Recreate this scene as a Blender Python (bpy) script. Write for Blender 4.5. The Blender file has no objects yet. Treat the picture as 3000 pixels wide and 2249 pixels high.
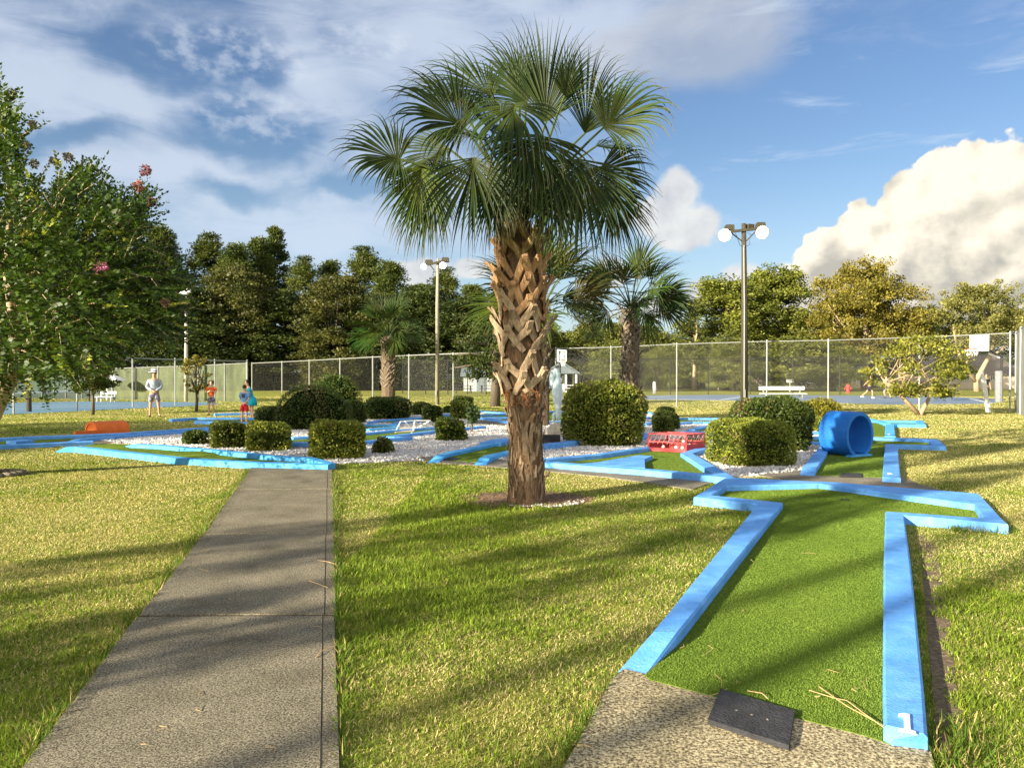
import bpy, bmesh, math, random
import numpy as np
from mathutils import Vector, Matrix, noise as mnoise
R = math.radians
C = bpy.context.scene.collection
SC = bpy.context.scene
random.seed(7)
rng = np.random.default_rng(7)
# ------------------------------------------------------------------ camera
CAMZ, F, CX, CY = 1.55, 2167.0, 1500.0, 1124.5
TILT = math.atan(19.5 / F)
cam_d = bpy.data.cameras.new('camera'); cam = bpy.data.objects.new('camera', cam_d); C.objects.link(cam)
cam.location = (0, 0, CAMZ); cam.rotation_euler = (R(90) - TILT, 0, 0)
cam_d.sensor_fit = 'HORIZONTAL'; cam_d.sensor_width = 36; cam_d.lens = 36 * F / 3000
cam_d.clip_start = 0.05; cam_d.clip_end = 3000
SC.camera = cam

def ray(px, py):
    dx, dz = (px - CX) / F, -(py - CY) / F
    return dx, math.cos(TILT) + dz * math.sin(TILT), -math.sin(TILT) + dz * math.cos(TILT)
def G(px, py, z=0.0):          # a spot in the photograph -> the point on the level z
    d = ray(px, py); t = (z - CAMZ) / d[2]
    return Vector((d[0] * t, d[1] * t, z))
def P(px, py, Y):              # the point at distance Y
    d = ray(px, py); t = Y / d[1]
    return Vector((d[0] * t, Y, CAMZ + d[2] * t))
def M(Y): return Y / F         # metres per photograph pixel at distance Y

# ------------------------------------------------------------------ objects
def tag(o, label=None, cat=None, group=None, kind=None):
    if label: o['label'] = label
    if cat: o['category'] = cat
    if group: o['group'] = group
    if kind: o['kind'] = kind
    return o
def empty(name, loc, label=None, cat=None, group=None, rz=0):
    o = bpy.data.objects.new(name, None); C.objects.link(o)
    o.location = loc; o.rotation_euler = (0, 0, rz); o.empty_display_size = .2
    return tag(o, label, cat, group)
def link(name, me, parent=None):
    o = bpy.data.objects.new(name, me); C.objects.link(o)
    if parent: o.parent = parent
    return o
def copy_tree(o, parent=None):
    c = o.copy(); C.objects.link(c); c.parent = parent
    for ch in list(o.children): copy_tree(ch, c)
    return c

def wloc(o):
    p = Vector((0, 0, 0))
    while o: p += Vector(o.location); o = o.parent
    return p
class MB:
    def __init__(s): s.v = []; s.f = []; s.c = []
    def add(s, vs, fs, col=None):
        n = len(s.v)
        s.v += [tuple(v) for v in vs]; s.f += [tuple(i + n for i in f) for f in fs]
        s.c += [col or (1, 1, 1)] * len(vs)
    def box(s, c, size, rz=0, tilt=None):
        x, y, z = size[0] / 2, size[1] / 2, size[2] / 2
        m = Matrix.Rotation(rz, 3, 'Z')
        if tilt is not None: m = m @ tilt
        vs = [Vector(c) + m @ Vector((a * x, b * y, d * z)) for d in (-1, 1) for a, b in ((-1, -1), (1, -1), (1, 1), (-1, 1))]
        s.add(vs, [(3, 2, 1, 0), (4, 5, 6, 7), (0, 1, 5, 4), (1, 2, 6, 5), (2, 3, 7, 6), (3, 0, 4, 7)])
    def bar(s, a, b, w, h=None, up=(0, 0, 1)):
        a, b = Vector(a), Vector(b); h = h or w
        d = (b - a).normalized(); u = Vector(up)
        if abs(d.dot(u)) > .95: u = Vector((0, 1, 0))
        r = d.cross(u).normalized() * w / 2; u = r.cross(d).normalized() * h / 2
        vs = [p + i * r + j * u for p in (a, b) for i, j in ((-1, -1), (1, -1), (1, 1), (-1, 1))]
        s.add(vs, [(0, 1, 2, 3), (7, 6, 5, 4), (0, 4, 5, 1), (1, 5, 6, 2), (2, 6, 7, 3), (3, 7, 4, 0)])
    def tube(s, pts, rad, n=8, cap=True, col=None):
        pts = [Vector(p) for p in pts]
        if not hasattr(rad, '__len__'): rad = [rad] * len(pts)
        vs = []; fs = []; prev = None
        for i, p in enumerate(pts):
            d = (pts[min(i + 1, len(pts) - 1)] - pts[max(i - 1, 0)]).normalized()
            if prev is None:
                prev = d.orthogonal().normalized()
            r = (prev - d * prev.dot(d)).normalized(); u = d.cross(r); prev = r
            vs += [p + (r * math.cos(2 * math.pi * k / n) + u * math.sin(2 * math.pi * k / n)) * rad[i] for k in range(n)]
        for i in range(len(pts) - 1):
            for k in range(n):
                fs.append((i * n + k, i * n + (k + 1) % n, (i + 1) * n + (k + 1) % n, (i + 1) * n + k))
        if cap: fs += [tuple(range(n - 1, -1, -1)), tuple((len(pts) - 1) * n + k for k in range(n))]
        s.add(vs, fs, col)
    def lathe(s, c, prof, n=16, axis=None):
        m = Vector((0, 0, 1)).rotation_difference(Vector(axis)).to_matrix() if axis else Matrix.Identity(3)
        vs = [Vector(c) + m @ Vector((r * math.cos(2 * math.pi * k / n), r * math.sin(2 * math.pi * k / n), z)) for r, z in prof for k in range(n)]
        fs = [(i * n + k, i * n + (k + 1) % n, (i + 1) * n + (k + 1) % n, (i + 1) * n + k) for i in range(len(prof) - 1) for k in range(n)]
        s.add(vs, fs)
    def sphere(s, c, r, n=12):
        if not hasattr(r, '__len__'): r = (r, r, r)
        prof = [(math.sin(math.pi * i / (n // 2)), -math.cos(math.pi * i / (n // 2))) for i in range(n // 2 + 1)]
        vs = [Vector(c) + Vector((max(q, .002) * math.cos(2 * math.pi * k / n) * r[0], max(q, .002) * math.sin(2 * math.pi * k / n) * r[1], z * r[2])) for q, z in prof for k in range(n)]
        fs = [(i * n + k, i * n + (k + 1) % n, (i + 1) * n + (k + 1) % n, (i + 1) * n + k) for i in range(len(prof) - 1) for k in range(n)]
        s.add(vs, fs)
    def prism(s, poly, z0, z1):
        n = len(poly)
        s.add([(p[0], p[1], z0) for p in poly] + [(p[0], p[1], z1) for p in poly],
              [tuple(range(n - 1, -1, -1)), tuple(range(n, 2 * n))] + [(i, (i + 1) % n, n + (i + 1) % n, n + i) for i in range(n)])
    def build(s, name, mat, parent=None, smooth=False):
        o = wloc(parent)
        me = bpy.data.meshes.new(name)
        me.from_pydata([(v[0] - o.x, v[1] - o.y, v[2] - o.z) for v in s.v], [], s.f)
        bm = bmesh.new(); bm.from_mesh(me); bmesh.ops.recalc_face_normals(bm, faces=bm.faces); bm.to_mesh(me); bm.free()
        me.materials.append(mat)
        if smooth: me.polygons.foreach_set('use_smooth', [True] * len(me.polygons))
        if any(c != (1, 1, 1) for c in s.c): setcol(me, np.array(s.c))
        me.update()
        return link(name, me, parent)

def setcol(me, cols):
    a = me.color_attributes.new('Col', 'FLOAT_COLOR', 'POINT')
    arr = np.ones((len(me.vertices), 4), np.float32); arr[:, :3] = cols
    a.data.foreach_set('color', arr.ravel())
def raw_mesh(name, V, Fq, mat, parent=None, cols=None, smooth=False):
    """V (n,3) array, Fq (m,k) array of equal-sized faces"""
    V = np.asarray(V, np.float32)
    if parent: V = V - np.array(wloc(parent), np.float32)
    Fq = np.asarray(Fq, np.int32); k = Fq.shape[1]
    me = bpy.data.meshes.new(name)
    me.vertices.add(len(V)); me.vertices.foreach_set('co', V.ravel())
    me.loops.add(Fq.size); me.loops.foreach_set('vertex_index', Fq.ravel())
    me.polygons.add(len(Fq)); me.polygons.foreach_set('loop_start', np.arange(0, Fq.size, k, dtype=np.int32))
    if smooth: me.polygons.foreach_set('use_smooth', np.ones(len(Fq), bool))
    me.update(calc_edges=True)
    me.materials.append(mat)
    if cols is not None: setcol(me, cols)
    return link(name, me, parent)
def unit(a): return a / np.maximum(np.linalg.norm(a, axis=1, keepdims=True), 1e-6)
def leafquads(pos, axis, L, W, r=rng, fold=.0):
    """kite-shaped leaves: returns V (4n,3), F (n,4)"""
    n = len(pos); axis = unit(axis)
    side = unit(np.cross(axis, r.normal(size=(n, 3))))
    L = np.broadcast_to(np.asarray(L, float).reshape(-1, 1), (n, 1)); W = np.broadcast_to(np.asarray(W, float).reshape(-1, 1), (n, 1))
    V = np.empty((n, 4, 3)); mid = pos + axis * L * .45
    V[:, 0] = pos; V[:, 1] = mid + side * W / 2; V[:, 2] = pos + axis * L; V[:, 3] = mid - side * W / 2
    return V.reshape(-1, 3), np.arange(4 * n).reshape(n, 4)
def inpoly(x, y, poly):
    ins = np.zeros(x.shape, bool); n = len(poly)
    for i in range(n):
        x0, y0 = poly[i][0], poly[i][1]; x1, y1 = poly[(i + 1) % n][0], poly[(i + 1) % n][1]
        if y0 == y1: continue
        c = ((y0 > y) != (y1 > y)) & (x < (x1 - x0) * (y - y0) / (y1 - y0) + x0)
        ins ^= c
    return ins
def vnoise(x, y, sc, seed=0):   # smooth value noise 0..1 on arrays
    x = x * sc + seed * 17.3; y = y * sc + seed * 9.1
    xi, yi = np.floor(x).astype(np.int64), np.floor(y).astype(np.int64); fx, fy = x - xi, y - yi
    fx = fx * fx * (3 - 2 * fx); fy = fy * fy * (3 - 2 * fy)
    def h(a, b):
        q = (a * 374761393 + b * 668265263 + seed * 974711) & 0x7fffffff
        q = ((q ^ (q >> 13)) * 1274126177) & 0x7fffffff
        return ((q ^ (q >> 16)) & 0xffff) / 65535.0
    return (h(xi, yi) * (1 - fx) + h(xi + 1, yi) * fx) * (1 - fy) + (h(xi, yi + 1) * (1 - fx) + h(xi + 1, yi + 1) * fx) * fy

# ------------------------------------------------------------------ materials
def newmat(name):
    m = bpy.data.materials.new(name); m.use_nodes = True
    nt = m.node_tree; b = nt.nodes['Principled BSDF']
    return m, nt, b
def nd(nt, t, **kw):
    n = nt.nodes.new(t)
    for k, v in kw.items():
        if k.startswith('i_'):
            key = k[2:]; n.inputs[int(key) if key.isdigit() else key].default_value = v
        else: setattr(n, k, v)
    return n
def ramp(nt, stops, fac):
    r = nd(nt, 'ShaderNodeValToRGB'); e = r.color_ramp.elements
    while len(e) < len(stops): e.new(.5)
    for q, (p, c) in zip(e, stops): q.position = p; q.color = (*c, 1)
    nt.links.new(fac, r.inputs[0]); return r.outputs[0]
def pmat(name, stops, scale=5, rough=.8, bump=.0, bscale=None, detail=6, metal=0, spec=.3, coord='Object', stretch=None, attr=False):
    m, nt, b = newmat(name); L = nt.links
    tc = nd(nt, 'ShaderNodeTexCoord'); src = tc.outputs[coord]
    if stretch:
        mp = nd(nt, 'ShaderNodeMapping'); mp.inputs['Scale'].default_value = stretch; L.new(src, mp.inputs[0]); src = mp.outputs[0]
    n1 = nd(nt, 'ShaderNodeTexNoise'); n1.inputs['Scale'].default_value = scale; n1.inputs['Detail'].default_value = detail; n1.inputs['Roughness'].default_value = .65
    L.new(src, n1.inputs['Vector'])
    if len(stops) == 1: stops = [(.3, tuple(x * .85 for x in stops[0])), (.7, tuple(min(1, x * 1.12) for x in stops[0]))]
    col = ramp(nt, stops, n1.outputs[0])
    if attr:
        at = nd(nt, 'ShaderNodeAttribute', attribute_name='Col')
        mx = nd(nt, 'ShaderNodeMix', data_type='RGBA', blend_type='MULTIPLY'); mx.inputs[0].default_value = 1
        L.new(col, mx.inputs[6]); L.new(at.outputs[0], mx.inputs[7]); col = mx.outputs[2]
    L.new(col, b.inputs['Base Color']); b.inputs['Roughness'].default_value = rough; b.inputs['Metallic'].default_value = metal
    b.inputs['Specular IOR Level'].default_value = spec
    if bump:
        n2 = nd(nt, 'ShaderNodeTexNoise'); n2.inputs['Scale'].default_value = bscale or scale * 4; n2.inputs['Detail'].default_value = 5
        L.new(src, n2.inputs['Vector'])
        bp = nd(nt, 'ShaderNodeBump'); bp.inputs['Strength'].default_value = bump; bp.inputs['Distance'].default_value = .02
        L.new(n2.outputs[0], bp.inputs['Height']); L.new(bp.outputs[0], b.inputs['Normal'])
    return m
def leafmat(name, rough=.55, trans=.3, spec=.25, tint=(1, 1, 1), tcol=(1.2, 1.25, .5)):
    """colour from the per-leaf attribute, with light let through the blade"""
    m, nt, b = newmat(name); L = nt.links
    at = nd(nt, 'ShaderNodeAttribute', attribute_name='Col')
    mx = nd(nt, 'ShaderNodeMix', data_type='RGBA', blend_type='MULTIPLY'); mx.inputs[0].default_value = 1
    L.new(at.outputs[0], mx.inputs[6]); mx.inputs[7].default_value = (*tint, 1)
    L.new(mx.outputs[2], b.inputs['Base Color']); b.inputs['Roughness'].default_value = rough; b.inputs['Specular IOR Level'].default_value = spec
    tr = nd(nt, 'ShaderNodeBsdfTranslucent')
    m2 = nd(nt, 'ShaderNodeMix', data_type='RGBA', blend_type='MULTIPLY'); m2.inputs[0].default_value = 1
    L.new(mx.outputs[2], m2.inputs[6]); m2.inputs[7].default_value = (*tcol, 1); L.new(m2.outputs[2], tr.inputs[0])
    ms = nd(nt, 'ShaderNodeMixShader'); ms.inputs[0].default_value = trans
    L.new(b.outputs[0], ms.inputs[1]); L.new(tr.outputs[0], ms.inputs[2])
    L.new(ms.outputs[0], nt.nodes['Material Output'].inputs[0])
    return m

MT = {}
MT['blue'] = pmat('blue_paint', [(.25, (.075, .29, .73)), (.55, (.13, .38, .84)), (.8, (.22, .49, .92))], 7, .6, .25, 60)
MT['blue2'] = pmat('light_blue_paint', [(.25, (.05, .32, .70)), (.6, (.10, .43, .83)), (.85, (.2, .53, .90))], 5, .6, .25, 60)
def wear(m, amt=.66, dirt=.5):
    # chipped patches down to the concrete, grime and fading in blotches
    nt = m.node_tree; L = nt.links; b = nt.nodes['Principled BSDF']; src = b.inputs['Base Color'].links[0].from_socket
    tc = nd(nt, 'ShaderNodeTexCoord')
    def N(s, d, r=.6):
        n = nd(nt, 'ShaderNodeTexNoise'); n.inputs['Scale'].default_value = s; n.inputs['Detail'].default_value = d; n.inputs['Roughness'].default_value = r; L.new(tc.outputs['Object'], n.inputs['Vector']); return n.outputs[0]
    def mix(f, a, c, mode='MIX'):
        n = nd(nt, 'ShaderNodeMix', data_type='RGBA', blend_type=mode); L.new(f, n.inputs[0]) if not isinstance(f, float) else setattr(n.inputs[0], 'default_value', f); L.new(a, n.inputs[6])
        if isinstance(c, tuple): n.inputs[7].default_value = (*c, 1)
        else: L.new(c, n.inputs[7])
        return n.outputs[2]
    g = ramp(nt, [(.30, (.72, .74, .78)), (.5, (1, 1, 1)), (.72, (1.12, 1.1, 1.06))], N(3.2, 7, .65)); c = mix(1.0, src, g, 'MULTIPLY')
    d = ramp(nt, [(.58, (0, 0, 0)), (.74, (dirt, dirt, dirt))], N(9, 8, .7)); c = mix(d, c, (.10, .12, .13))
    k = ramp(nt, [(amt, (0, 0, 0)), (amt + .02, (.85, .85, .85))], N(38, 5, .7)); c = mix(k, c, (.34, .36, .36))
    L.new(c, b.inputs['Base Color'])
wear(MT['blue'], .63, .7); wear(MT['blue2'], .69, .35); wear_later = 1
MT['tunnel'] = pmat('tunnel_paint', [(.3, (.012, .13, .48)), (.7, (.02, .19, .62))], 4, .5, .5, 90)
MT['turf'] = pmat('turf_backing', [(.3, (.09, .15, .018)), (.7, (.16, .23, .034))], 30, .95, .6, 300, spec=.05)
MT['turfblade'] = leafmat('turf_pile', .7, .15, .1)
MT['grass'] = leafmat('grass_blades', .6, .35, .15, tcol=(1.1, 1.15, .6))
MT['hedge'] = leafmat('hedge_leaves', .45, .25, .3)
MT['leaf'] = leafmat('tree_leaves', .5, .3, .25)
MT['palm'] = leafmat('palm_fronds', .5, .22, .2)
MT['steel'] = pmat('galvanised_steel', [(.3, (.27, .28, .26)), (.7, (.38, .38, .35))], 9, .5, metal=.4)
MT['blackpipe'] = pmat('black_pipe', [(.02, .02, .02)], 9, .5)
MT['pole_wood'] = pmat('weathered_pole', [(.3, (.22, .19, .14)), (.7, (.38, .34, .26))], 6, .85, .4, 30, stretch=(8, 8, .6))
MT['pole_dark'] = pmat('dark_pole', [(.3, (.035, .03, .02)), (.7, (.08, .07, .045))], 6, .8, .4, 30, stretch=(8, 8, .6))
MT['white'] = pmat('white_paint', [(.3, (.72, .72, .69)), (.7, (.82, .82, .8))], 6, .6)
MT['bark'] = pmat('grey_bark', [(.3, (.07, .055, .04)), (.7, (.17, .135, .1))], 7, .9, .8, 25, stretch=(4, 4, .8))
MT['paleb'] = pmat('pale_bark', [(.3, (.30, .21, .12)), (.7, (.52, .40, .26))], 6, .8, .3, 20, stretch=(4, 4, .8))
MT['fibre'] = None
MT['red'] = pmat('red_paint', [(.3, (.40, .03, .035)), (.7, (.58, .07, .07))], 8, .5)
MT['orange'] = pmat('orange_paint', [(.3, (.72, .13, .02)), (.7, (.85, .2, .03))], 7, .55, .2, 60)
MT['dark'] = pmat('dark_rubber', [(.3, (.022, .022, .024)), (.7, (.05, .05, .055))], 14, .85, .6, 80)
MT['ball'] = pmat('ball_white', [(.8, .8, .76)], 9, .35)

def concrete(name, lo, hi, scale=110):
    m, nt, b = newmat(name); L = nt.links
    tc = nd(nt, 'ShaderNodeTexCoord')
    n1 = nd(nt, 'ShaderNodeTexNoise'); n1.inputs['Scale'].default_value = scale; n1.inputs['Detail'].default_value = 4; n1.inputs['Roughness'].default_value = .75
    L.new(tc.outputs['Object'], n1.inputs['Vector'])
    n2 = nd(nt, 'ShaderNodeTexNoise'); n2.inputs['Scale'].default_value = 2.2; n2.inputs['Detail'].default_value = 7; n2.inputs['Roughness'].default_value = .62
    L.new(tc.outputs['Object'], n2.inputs['Vector'])
    md = tuple((a + c) / 2 for a, c in zip(lo, hi))
    c1 = ramp(nt, [(.40, tuple(x * .5 for x in lo)), (.5, md), (.60, tuple(min(1, x * 1.35) for x in hi))], n1.outputs[0])
    c2 = ramp(nt, [(.28, (.58, .57, .55)), (.44, (.86, .85, .83)), (.56, (1.0, .99, .97)), (.74, (1.28, 1.25, 1.2))], n2.outputs[0])
    mx = nd(nt, 'ShaderNodeMix', data_type='RGBA', blend_type='MULTIPLY'); mx.inputs[0].default_value = 1
    L.new(c1, mx.inputs[6]); L.new(c2, mx.inputs[7]); L.new(mx.outputs[2], b.inputs['Base Color'])
    b.inputs['Roughness'].default_value = .95; b.inputs['Specular IOR Level'].default_value = .1
    bp = nd(nt, 'ShaderNodeBump'); bp.inputs['Strength'].default_value = .9; bp.inputs['Distance'].default_value = .006
    L.new(n1.outputs[0], bp.inputs['Height']); L.new(bp.outputs[0], b.inputs['Normal'])
    return m
MT['path'] = concrete('aggregate_concrete', (.14, .122, .085), (.28, .25, .18), 105)
MT['pad'] = concrete('worn_aggregate', (.19, .155, .09), (.50, .43, .27), 70)
MT['strip'] = concrete('strip_concrete', (.16, .14, .105), (.30, .27, .21), 90)
MT['gravelbase'] = pmat('gravel_bed', [(.3, (.30, .25, .20)), (.5, (.55, .51, .46)), (.7, (.74, .71, .66))], 32, .95, 1.0, 60, detail=8)
MT['chip'] = leafmat('gravel_chips', .8, .0, .2)

def ground_mat():
    m, nt, b = newmat('lawn_ground'); L = nt.links
    tc = nd(nt, 'ShaderNodeTexCoord')
    def N(s, d=6, r=.65):
        n = nd(nt, 'ShaderNodeTexNoise'); n.inputs['Scale'].default_value = s; n.inputs['Detail'].default_value = d; n.inputs['Roughness'].default_value = r
        L.new(tc.outputs['Object'], n.inputs['Vector']); return n.outputs[0]
    fine = ramp(nt, [(.3, (.105, .125, .022)), (.5, (.22, .225, .048)), (.7, (.38, .335, .12))], N(38, 8, .75))
    patch = ramp(nt, [(.32, (.62, .85, .55)), (.5, (1, 1, .9)), (.68, (1.35, 1.2, 1.15))], N(.55, 6))
    mx = nd(nt, 'ShaderNodeMix', data_type='RGBA', blend_type='MULTIPLY'); mx.inputs[0].default_value = 1
    L.new(fine, mx.inputs[6]); L.new(patch, mx.inputs[7]); L.new(mx.outputs[2], b.inputs['Base Color'])
    b.inputs['Roughness'].default_value = 1; b.inputs['Specular IOR Level'].default_value = .05
    bp = nd(nt, 'ShaderNodeBump'); bp.inputs['Strength'].default_value = .7; bp.inputs['Distance'].default_value = .04
    L.new(N(30, 4), bp.inputs['Height']); L.new(bp.outputs[0], b.inputs['Normal'])
    return m
MT['ground'] = ground_mat()

def mesh_mat(name, pitch, wire, col, screen=None, dens=.0):
    """woven wire (diamonds) on a thin sheet, u along the fence and v up; optionally a cloth screen"""
    m, nt, b = newmat(name); L = nt.links
    b.inputs['Base Color'].default_value = (*col, 1); b.inputs['Roughness'].default_value = .6
    uv = nd(nt, 'ShaderNodeUVMap'); sp = nd(nt, 'ShaderNodeSeparateXYZ'); L.new(uv.outputs[0], sp.inputs[0])
    def mt(op, a, bb=None):
        n = nd(nt, 'ShaderNodeMath', operation=op)
        for i, q in enumerate((a, bb)):
            if q is None: continue
            if isinstance(q, (int, float)): n.inputs[i].default_value = q
            else: L.new(q, n.inputs[i])
        return n.outputs[0]
    out = []
    for op in ('ADD', 'SUBTRACT'):
        s = mt('DIVIDE', mt(op, sp.outputs[0], sp.outputs[1]), pitch)
        out.append(mt('LESS_THAN', mt('ABSOLUTE', mt('SUBTRACT', mt('FRACT', s), .5)), wire / pitch / 2))
    a = mt('MAXIMUM', out[0], out[1])
    tr = nd(nt, 'ShaderNodeBsdfTransparent'); ms = nd(nt, 'ShaderNodeMixShader')
    if screen:
        n1 = nd(nt, 'ShaderNodeTexNoise'); n1.inputs['Scale'].default_value = 1.6; n1.inputs['Detail'].default_value = 6
        mp = nd(nt, 'ShaderNodeMapping'); mp.inputs['Scale'].default_value = (1.2, .5, 1); L.new(uv.outputs[0], mp.inputs[0]); L.new(mp.outputs[0], n1.inputs['Vector'])
        L.new(ramp(nt, [(.3, tuple(x * .55 for x in screen)), (.7, tuple(x * 1.5 for x in screen))], n1.outputs[0]), b.inputs['Base Color'])
        a = mt('MAXIMUM', a, dens)
    L.new(a, ms.inputs[0]); L.new(tr.outputs[0], ms.inputs[1]); L.new(b.outputs[0], ms.inputs[2])
    L.new(ms.outputs[0], nt.nodes['Material Output'].inputs[0])
    return m
MT['chain'] = mesh_mat('chain_link', .14, .0055, (.16, .16, .14))
MT['chain_far'] = mesh_mat('chain_link_far', .16, .007, (.07, .07, .06))
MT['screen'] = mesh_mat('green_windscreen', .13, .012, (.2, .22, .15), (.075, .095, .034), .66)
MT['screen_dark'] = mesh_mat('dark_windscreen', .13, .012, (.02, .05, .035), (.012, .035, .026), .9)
MT['slats'] = mesh_mat('grey_slats', .13, .012, (.2, .22, .15), (.22, .22, .20), .93)
MT['cagemesh'] = mesh_mat('cage_wire', .05, .006, (.5, .08, .08))
# ------------------------------------------------------------------ light and sky
SUN_EL = R(17.5)
SDX, SDY = .79, .613                      # the way the shadows run over the ground
sun_dir = Vector((-SDX * math.cos(SUN_EL), -SDY * math.cos(SUN_EL), math.sin(SUN_EL)))
sd = bpy.data.lights.new('sun', 'SUN'); so = bpy.data.objects.new('sun', sd); C.objects.link(so)
sd.energy = 5.0; sd.angle = R(.55); sd.color = (1.0, .90, .70)
so.rotation_euler = (-sun_dir).to_track_quat('-Z', 'Y').to_euler(); so.location = (-20, -15, 20)

w = bpy.data.worlds.new('World'); SC.world = w; w.use_nodes = True
nt = w.node_tree; L = nt.links; bg = nt.nodes['Background']; bg.inputs[1].default_value = .05
def inp(n, i, q):
    if isinstance(q, (int, float)): n.inputs[i].default_value = q
    elif isinstance(q, tuple): n.inputs[i].default_value = q
    else: L.new(q, n.inputs[i])
def mt(op, a, b=None, c=None, clamp=False):
    n = nd(nt, 'ShaderNodeMath', operation=op, use_clamp=clamp)
    for i, q in enumerate((a, b, c)):
        if q is not None: inp(n, i, q)
    return n.outputs[0]
def sstep(x, a, b):
    n = nd(nt, 'ShaderNodeMapRange', interpolation_type='SMOOTHSTEP'); inp(n, 0, x)
    n.inputs[1].default_value = a; n.inputs[2].default_value = b; return n.outputs[0]
def mixc(f, a, b):
    n = nd(nt, 'ShaderNodeMix', data_type='RGBA'); inp(n, 0, f)
    for i, q in ((6, a), (7, b)):
        if isinstance(q, tuple): n.inputs[i].default_value = (*q, 1)
        else: L.new(q, n.inputs[i])
    return n.outputs[2]
def noise(vec, s, d=8, r=.6, dist=0.0):
    n = nd(nt, 'ShaderNodeTexNoise'); n.inputs['Scale'].default_value = s; n.inputs['Detail'].default_value = d
    n.inputs['Roughness'].default_value = r; n.inputs['Distortion'].default_value = dist; L.new(vec, n.inputs['Vector']); return n.outputs[0]
tc = nd(nt, 'ShaderNodeTexCoord'); sp = nd(nt, 'ShaderNodeSeparateXYZ'); L.new(tc.outputs['Generated'], sp.inputs[0])
az = mt('ARCTAN2', sp.outputs[0], sp.outputs[1]); el = mt('ARCSINE', sp.outputs[2])
cb = nd(nt, 'ShaderNodeCombineXYZ'); L.new(az, cb.inputs[0]); L.new(el, cb.inputs[1]); ang = cb.outputs[0]
def shifted(dx, dy):
    n = nd(nt, 'ShaderNodeVectorMath', operation='ADD'); L.new(ang, n.inputs[0]); n.inputs[1].default_value = (dx, dy, 0); return n.outputs[0]
def scaled(sx, sy, rot=0.0):
    n = nd(nt, 'ShaderNodeMapping'); L.new(ang, n.inputs[0]); n.inputs['Scale'].default_value = (sx, sy, 1); n.inputs['Rotation'].default_value = (0, 0, rot); return n.outputs[0]
def azel(px, py):
    d = Vector(ray(px, py)).normalized(); return math.atan2(d.x, d.y), math.asin(d.z)
def blobs(lst, vec=None):
    acc = None
    for px, py, rx, ry in lst:
        a0, e0 = azel(px, py)
        m = nd(nt, 'ShaderNodeMapping', vector_type='TEXTURE'); L.new(vec or ang, m.inputs[0])
        m.inputs['Location'].default_value = (a0, e0, 0); m.inputs['Scale'].default_value = (rx / F, ry / F, 1)
        ln = nd(nt, 'ShaderNodeVectorMath', operation='LENGTH'); L.new(m.outputs[0], ln.inputs[0])
        v = mt('SUBTRACT', 1.0, ln.outputs['Value'])
        acc = v if acc is None else mt('SMOOTH_MAX', acc, v, .25)
    return acc
sky = nd(nt, 'ShaderNodeTexSky', sky_type='NISHITA'); sky.sun_disc = False
sky.sun_elevation = SUN_EL; sky.sun_rotation = math.atan2(sun_dir.x, sun_dir.y); sky.air_density = 1.15; sky.dust_density = .7; sky.ozone_density = 2.2
hs = nd(nt, 'ShaderNodeHueSaturation'); hs.inputs['Saturation'].default_value = 1.14; hs.inputs['Hue'].default_value = .512; hs.inputs['Value'].default_value = 1.06; L.new(sky.outputs[0], hs.inputs['Color'])
col = hs.outputs[0]
wv_ = nd(nt, 'ShaderNodeTexNoise'); wv_.inputs['Scale'].default_value = 5.5; wv_.inputs['Detail'].default_value = 5; L.new(ang, wv_.inputs['Vector'])
w1 = nd(nt, 'ShaderNodeVectorMath', operation='SUBTRACT'); L.new(wv_.outputs['Color'], w1.inputs[0]); w1.inputs[1].default_value = (.5, .5, .5)
w2 = nd(nt, 'ShaderNodeVectorMath', operation='MULTIPLY_ADD'); L.new(w1.outputs[0], w2.inputs[0]); w2.inputs[1].default_value = (.30, .16, 0); L.new(ang, w2.inputs[2]); warp = w2.outputs[0]
# high veil: broad soft sheets with streaks, torn open in places
vn = noise(scaled(2.2, 4.6, .35), 1.6, 9, .58, .6)
vn2 = noise(scaled(3.0, 9.0, -.25), 2.4, 10, .62, .9)
bias = blobs([(430, 340, 480, 130), (900, 200, 260, 230), (960, 480, 190, 120), (1180, 560, 350, 160), (520, 540, 480, 90), (960, 680, 640, 100), (100, 230, 380, 260),
              (1650, 60, 560, 200), (1250, 120, 350, 200), (700, 130, 350, 80)], warp)
hole = blobs([(790, 420, 190, 110), (690, 590, 180, 40), (210, 400, 230, 36), (980, 590, 150, 36), (2600, 480, 700, 260), (2150, 320, 350, 240), (1950, 800, 200, 40), (520, 130, 300, 110)], warp)
veil = mt('ADD', mt('ADD', mt('MULTIPLY', vn, .75), mt('MULTIPLY', vn2, .80)), mt('MULTIPLY', mt('MAXIMUM', bias, -.4), .40))
veil = mt('SUBTRACT', veil, mt('MULTIPLY', mt('MAXIMUM', hole, -.1), .62))
veil = sstep(veil, .52, 1.28)
col = mixc(mt('MULTIPLY', veil, .76), col, (4.9, 5.45, 6.35))
# mackerel ripples upper left 
rip = noise(scaled(20, 30, .5), 1.9, 5, .55)
rmask = mt('MULTIPLY', sstep(blobs([(680, 160, 300, 95), (740, 340, 220, 90), (1060, 120, 180, 60)]), .0, .55), sstep(rip, .40, .68))
col = mixc(mt('MULTIPLY', rmask, .36), col, (6.0, 6.4, 7.0))
# grey-lilac patch above the palm, right
gm = sstep(mt('ADD', blobs([(2080, 110, 300, 150), (1850, 150, 200, 80)]), mt('MULTIPLY', noise(scaled(6, 8), 2.0, 7, .55), .5)), .22, .75)
col = mixc(mt('MULTIPLY', gm, .55), col, (3.9, 4.1, 4.5))
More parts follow.
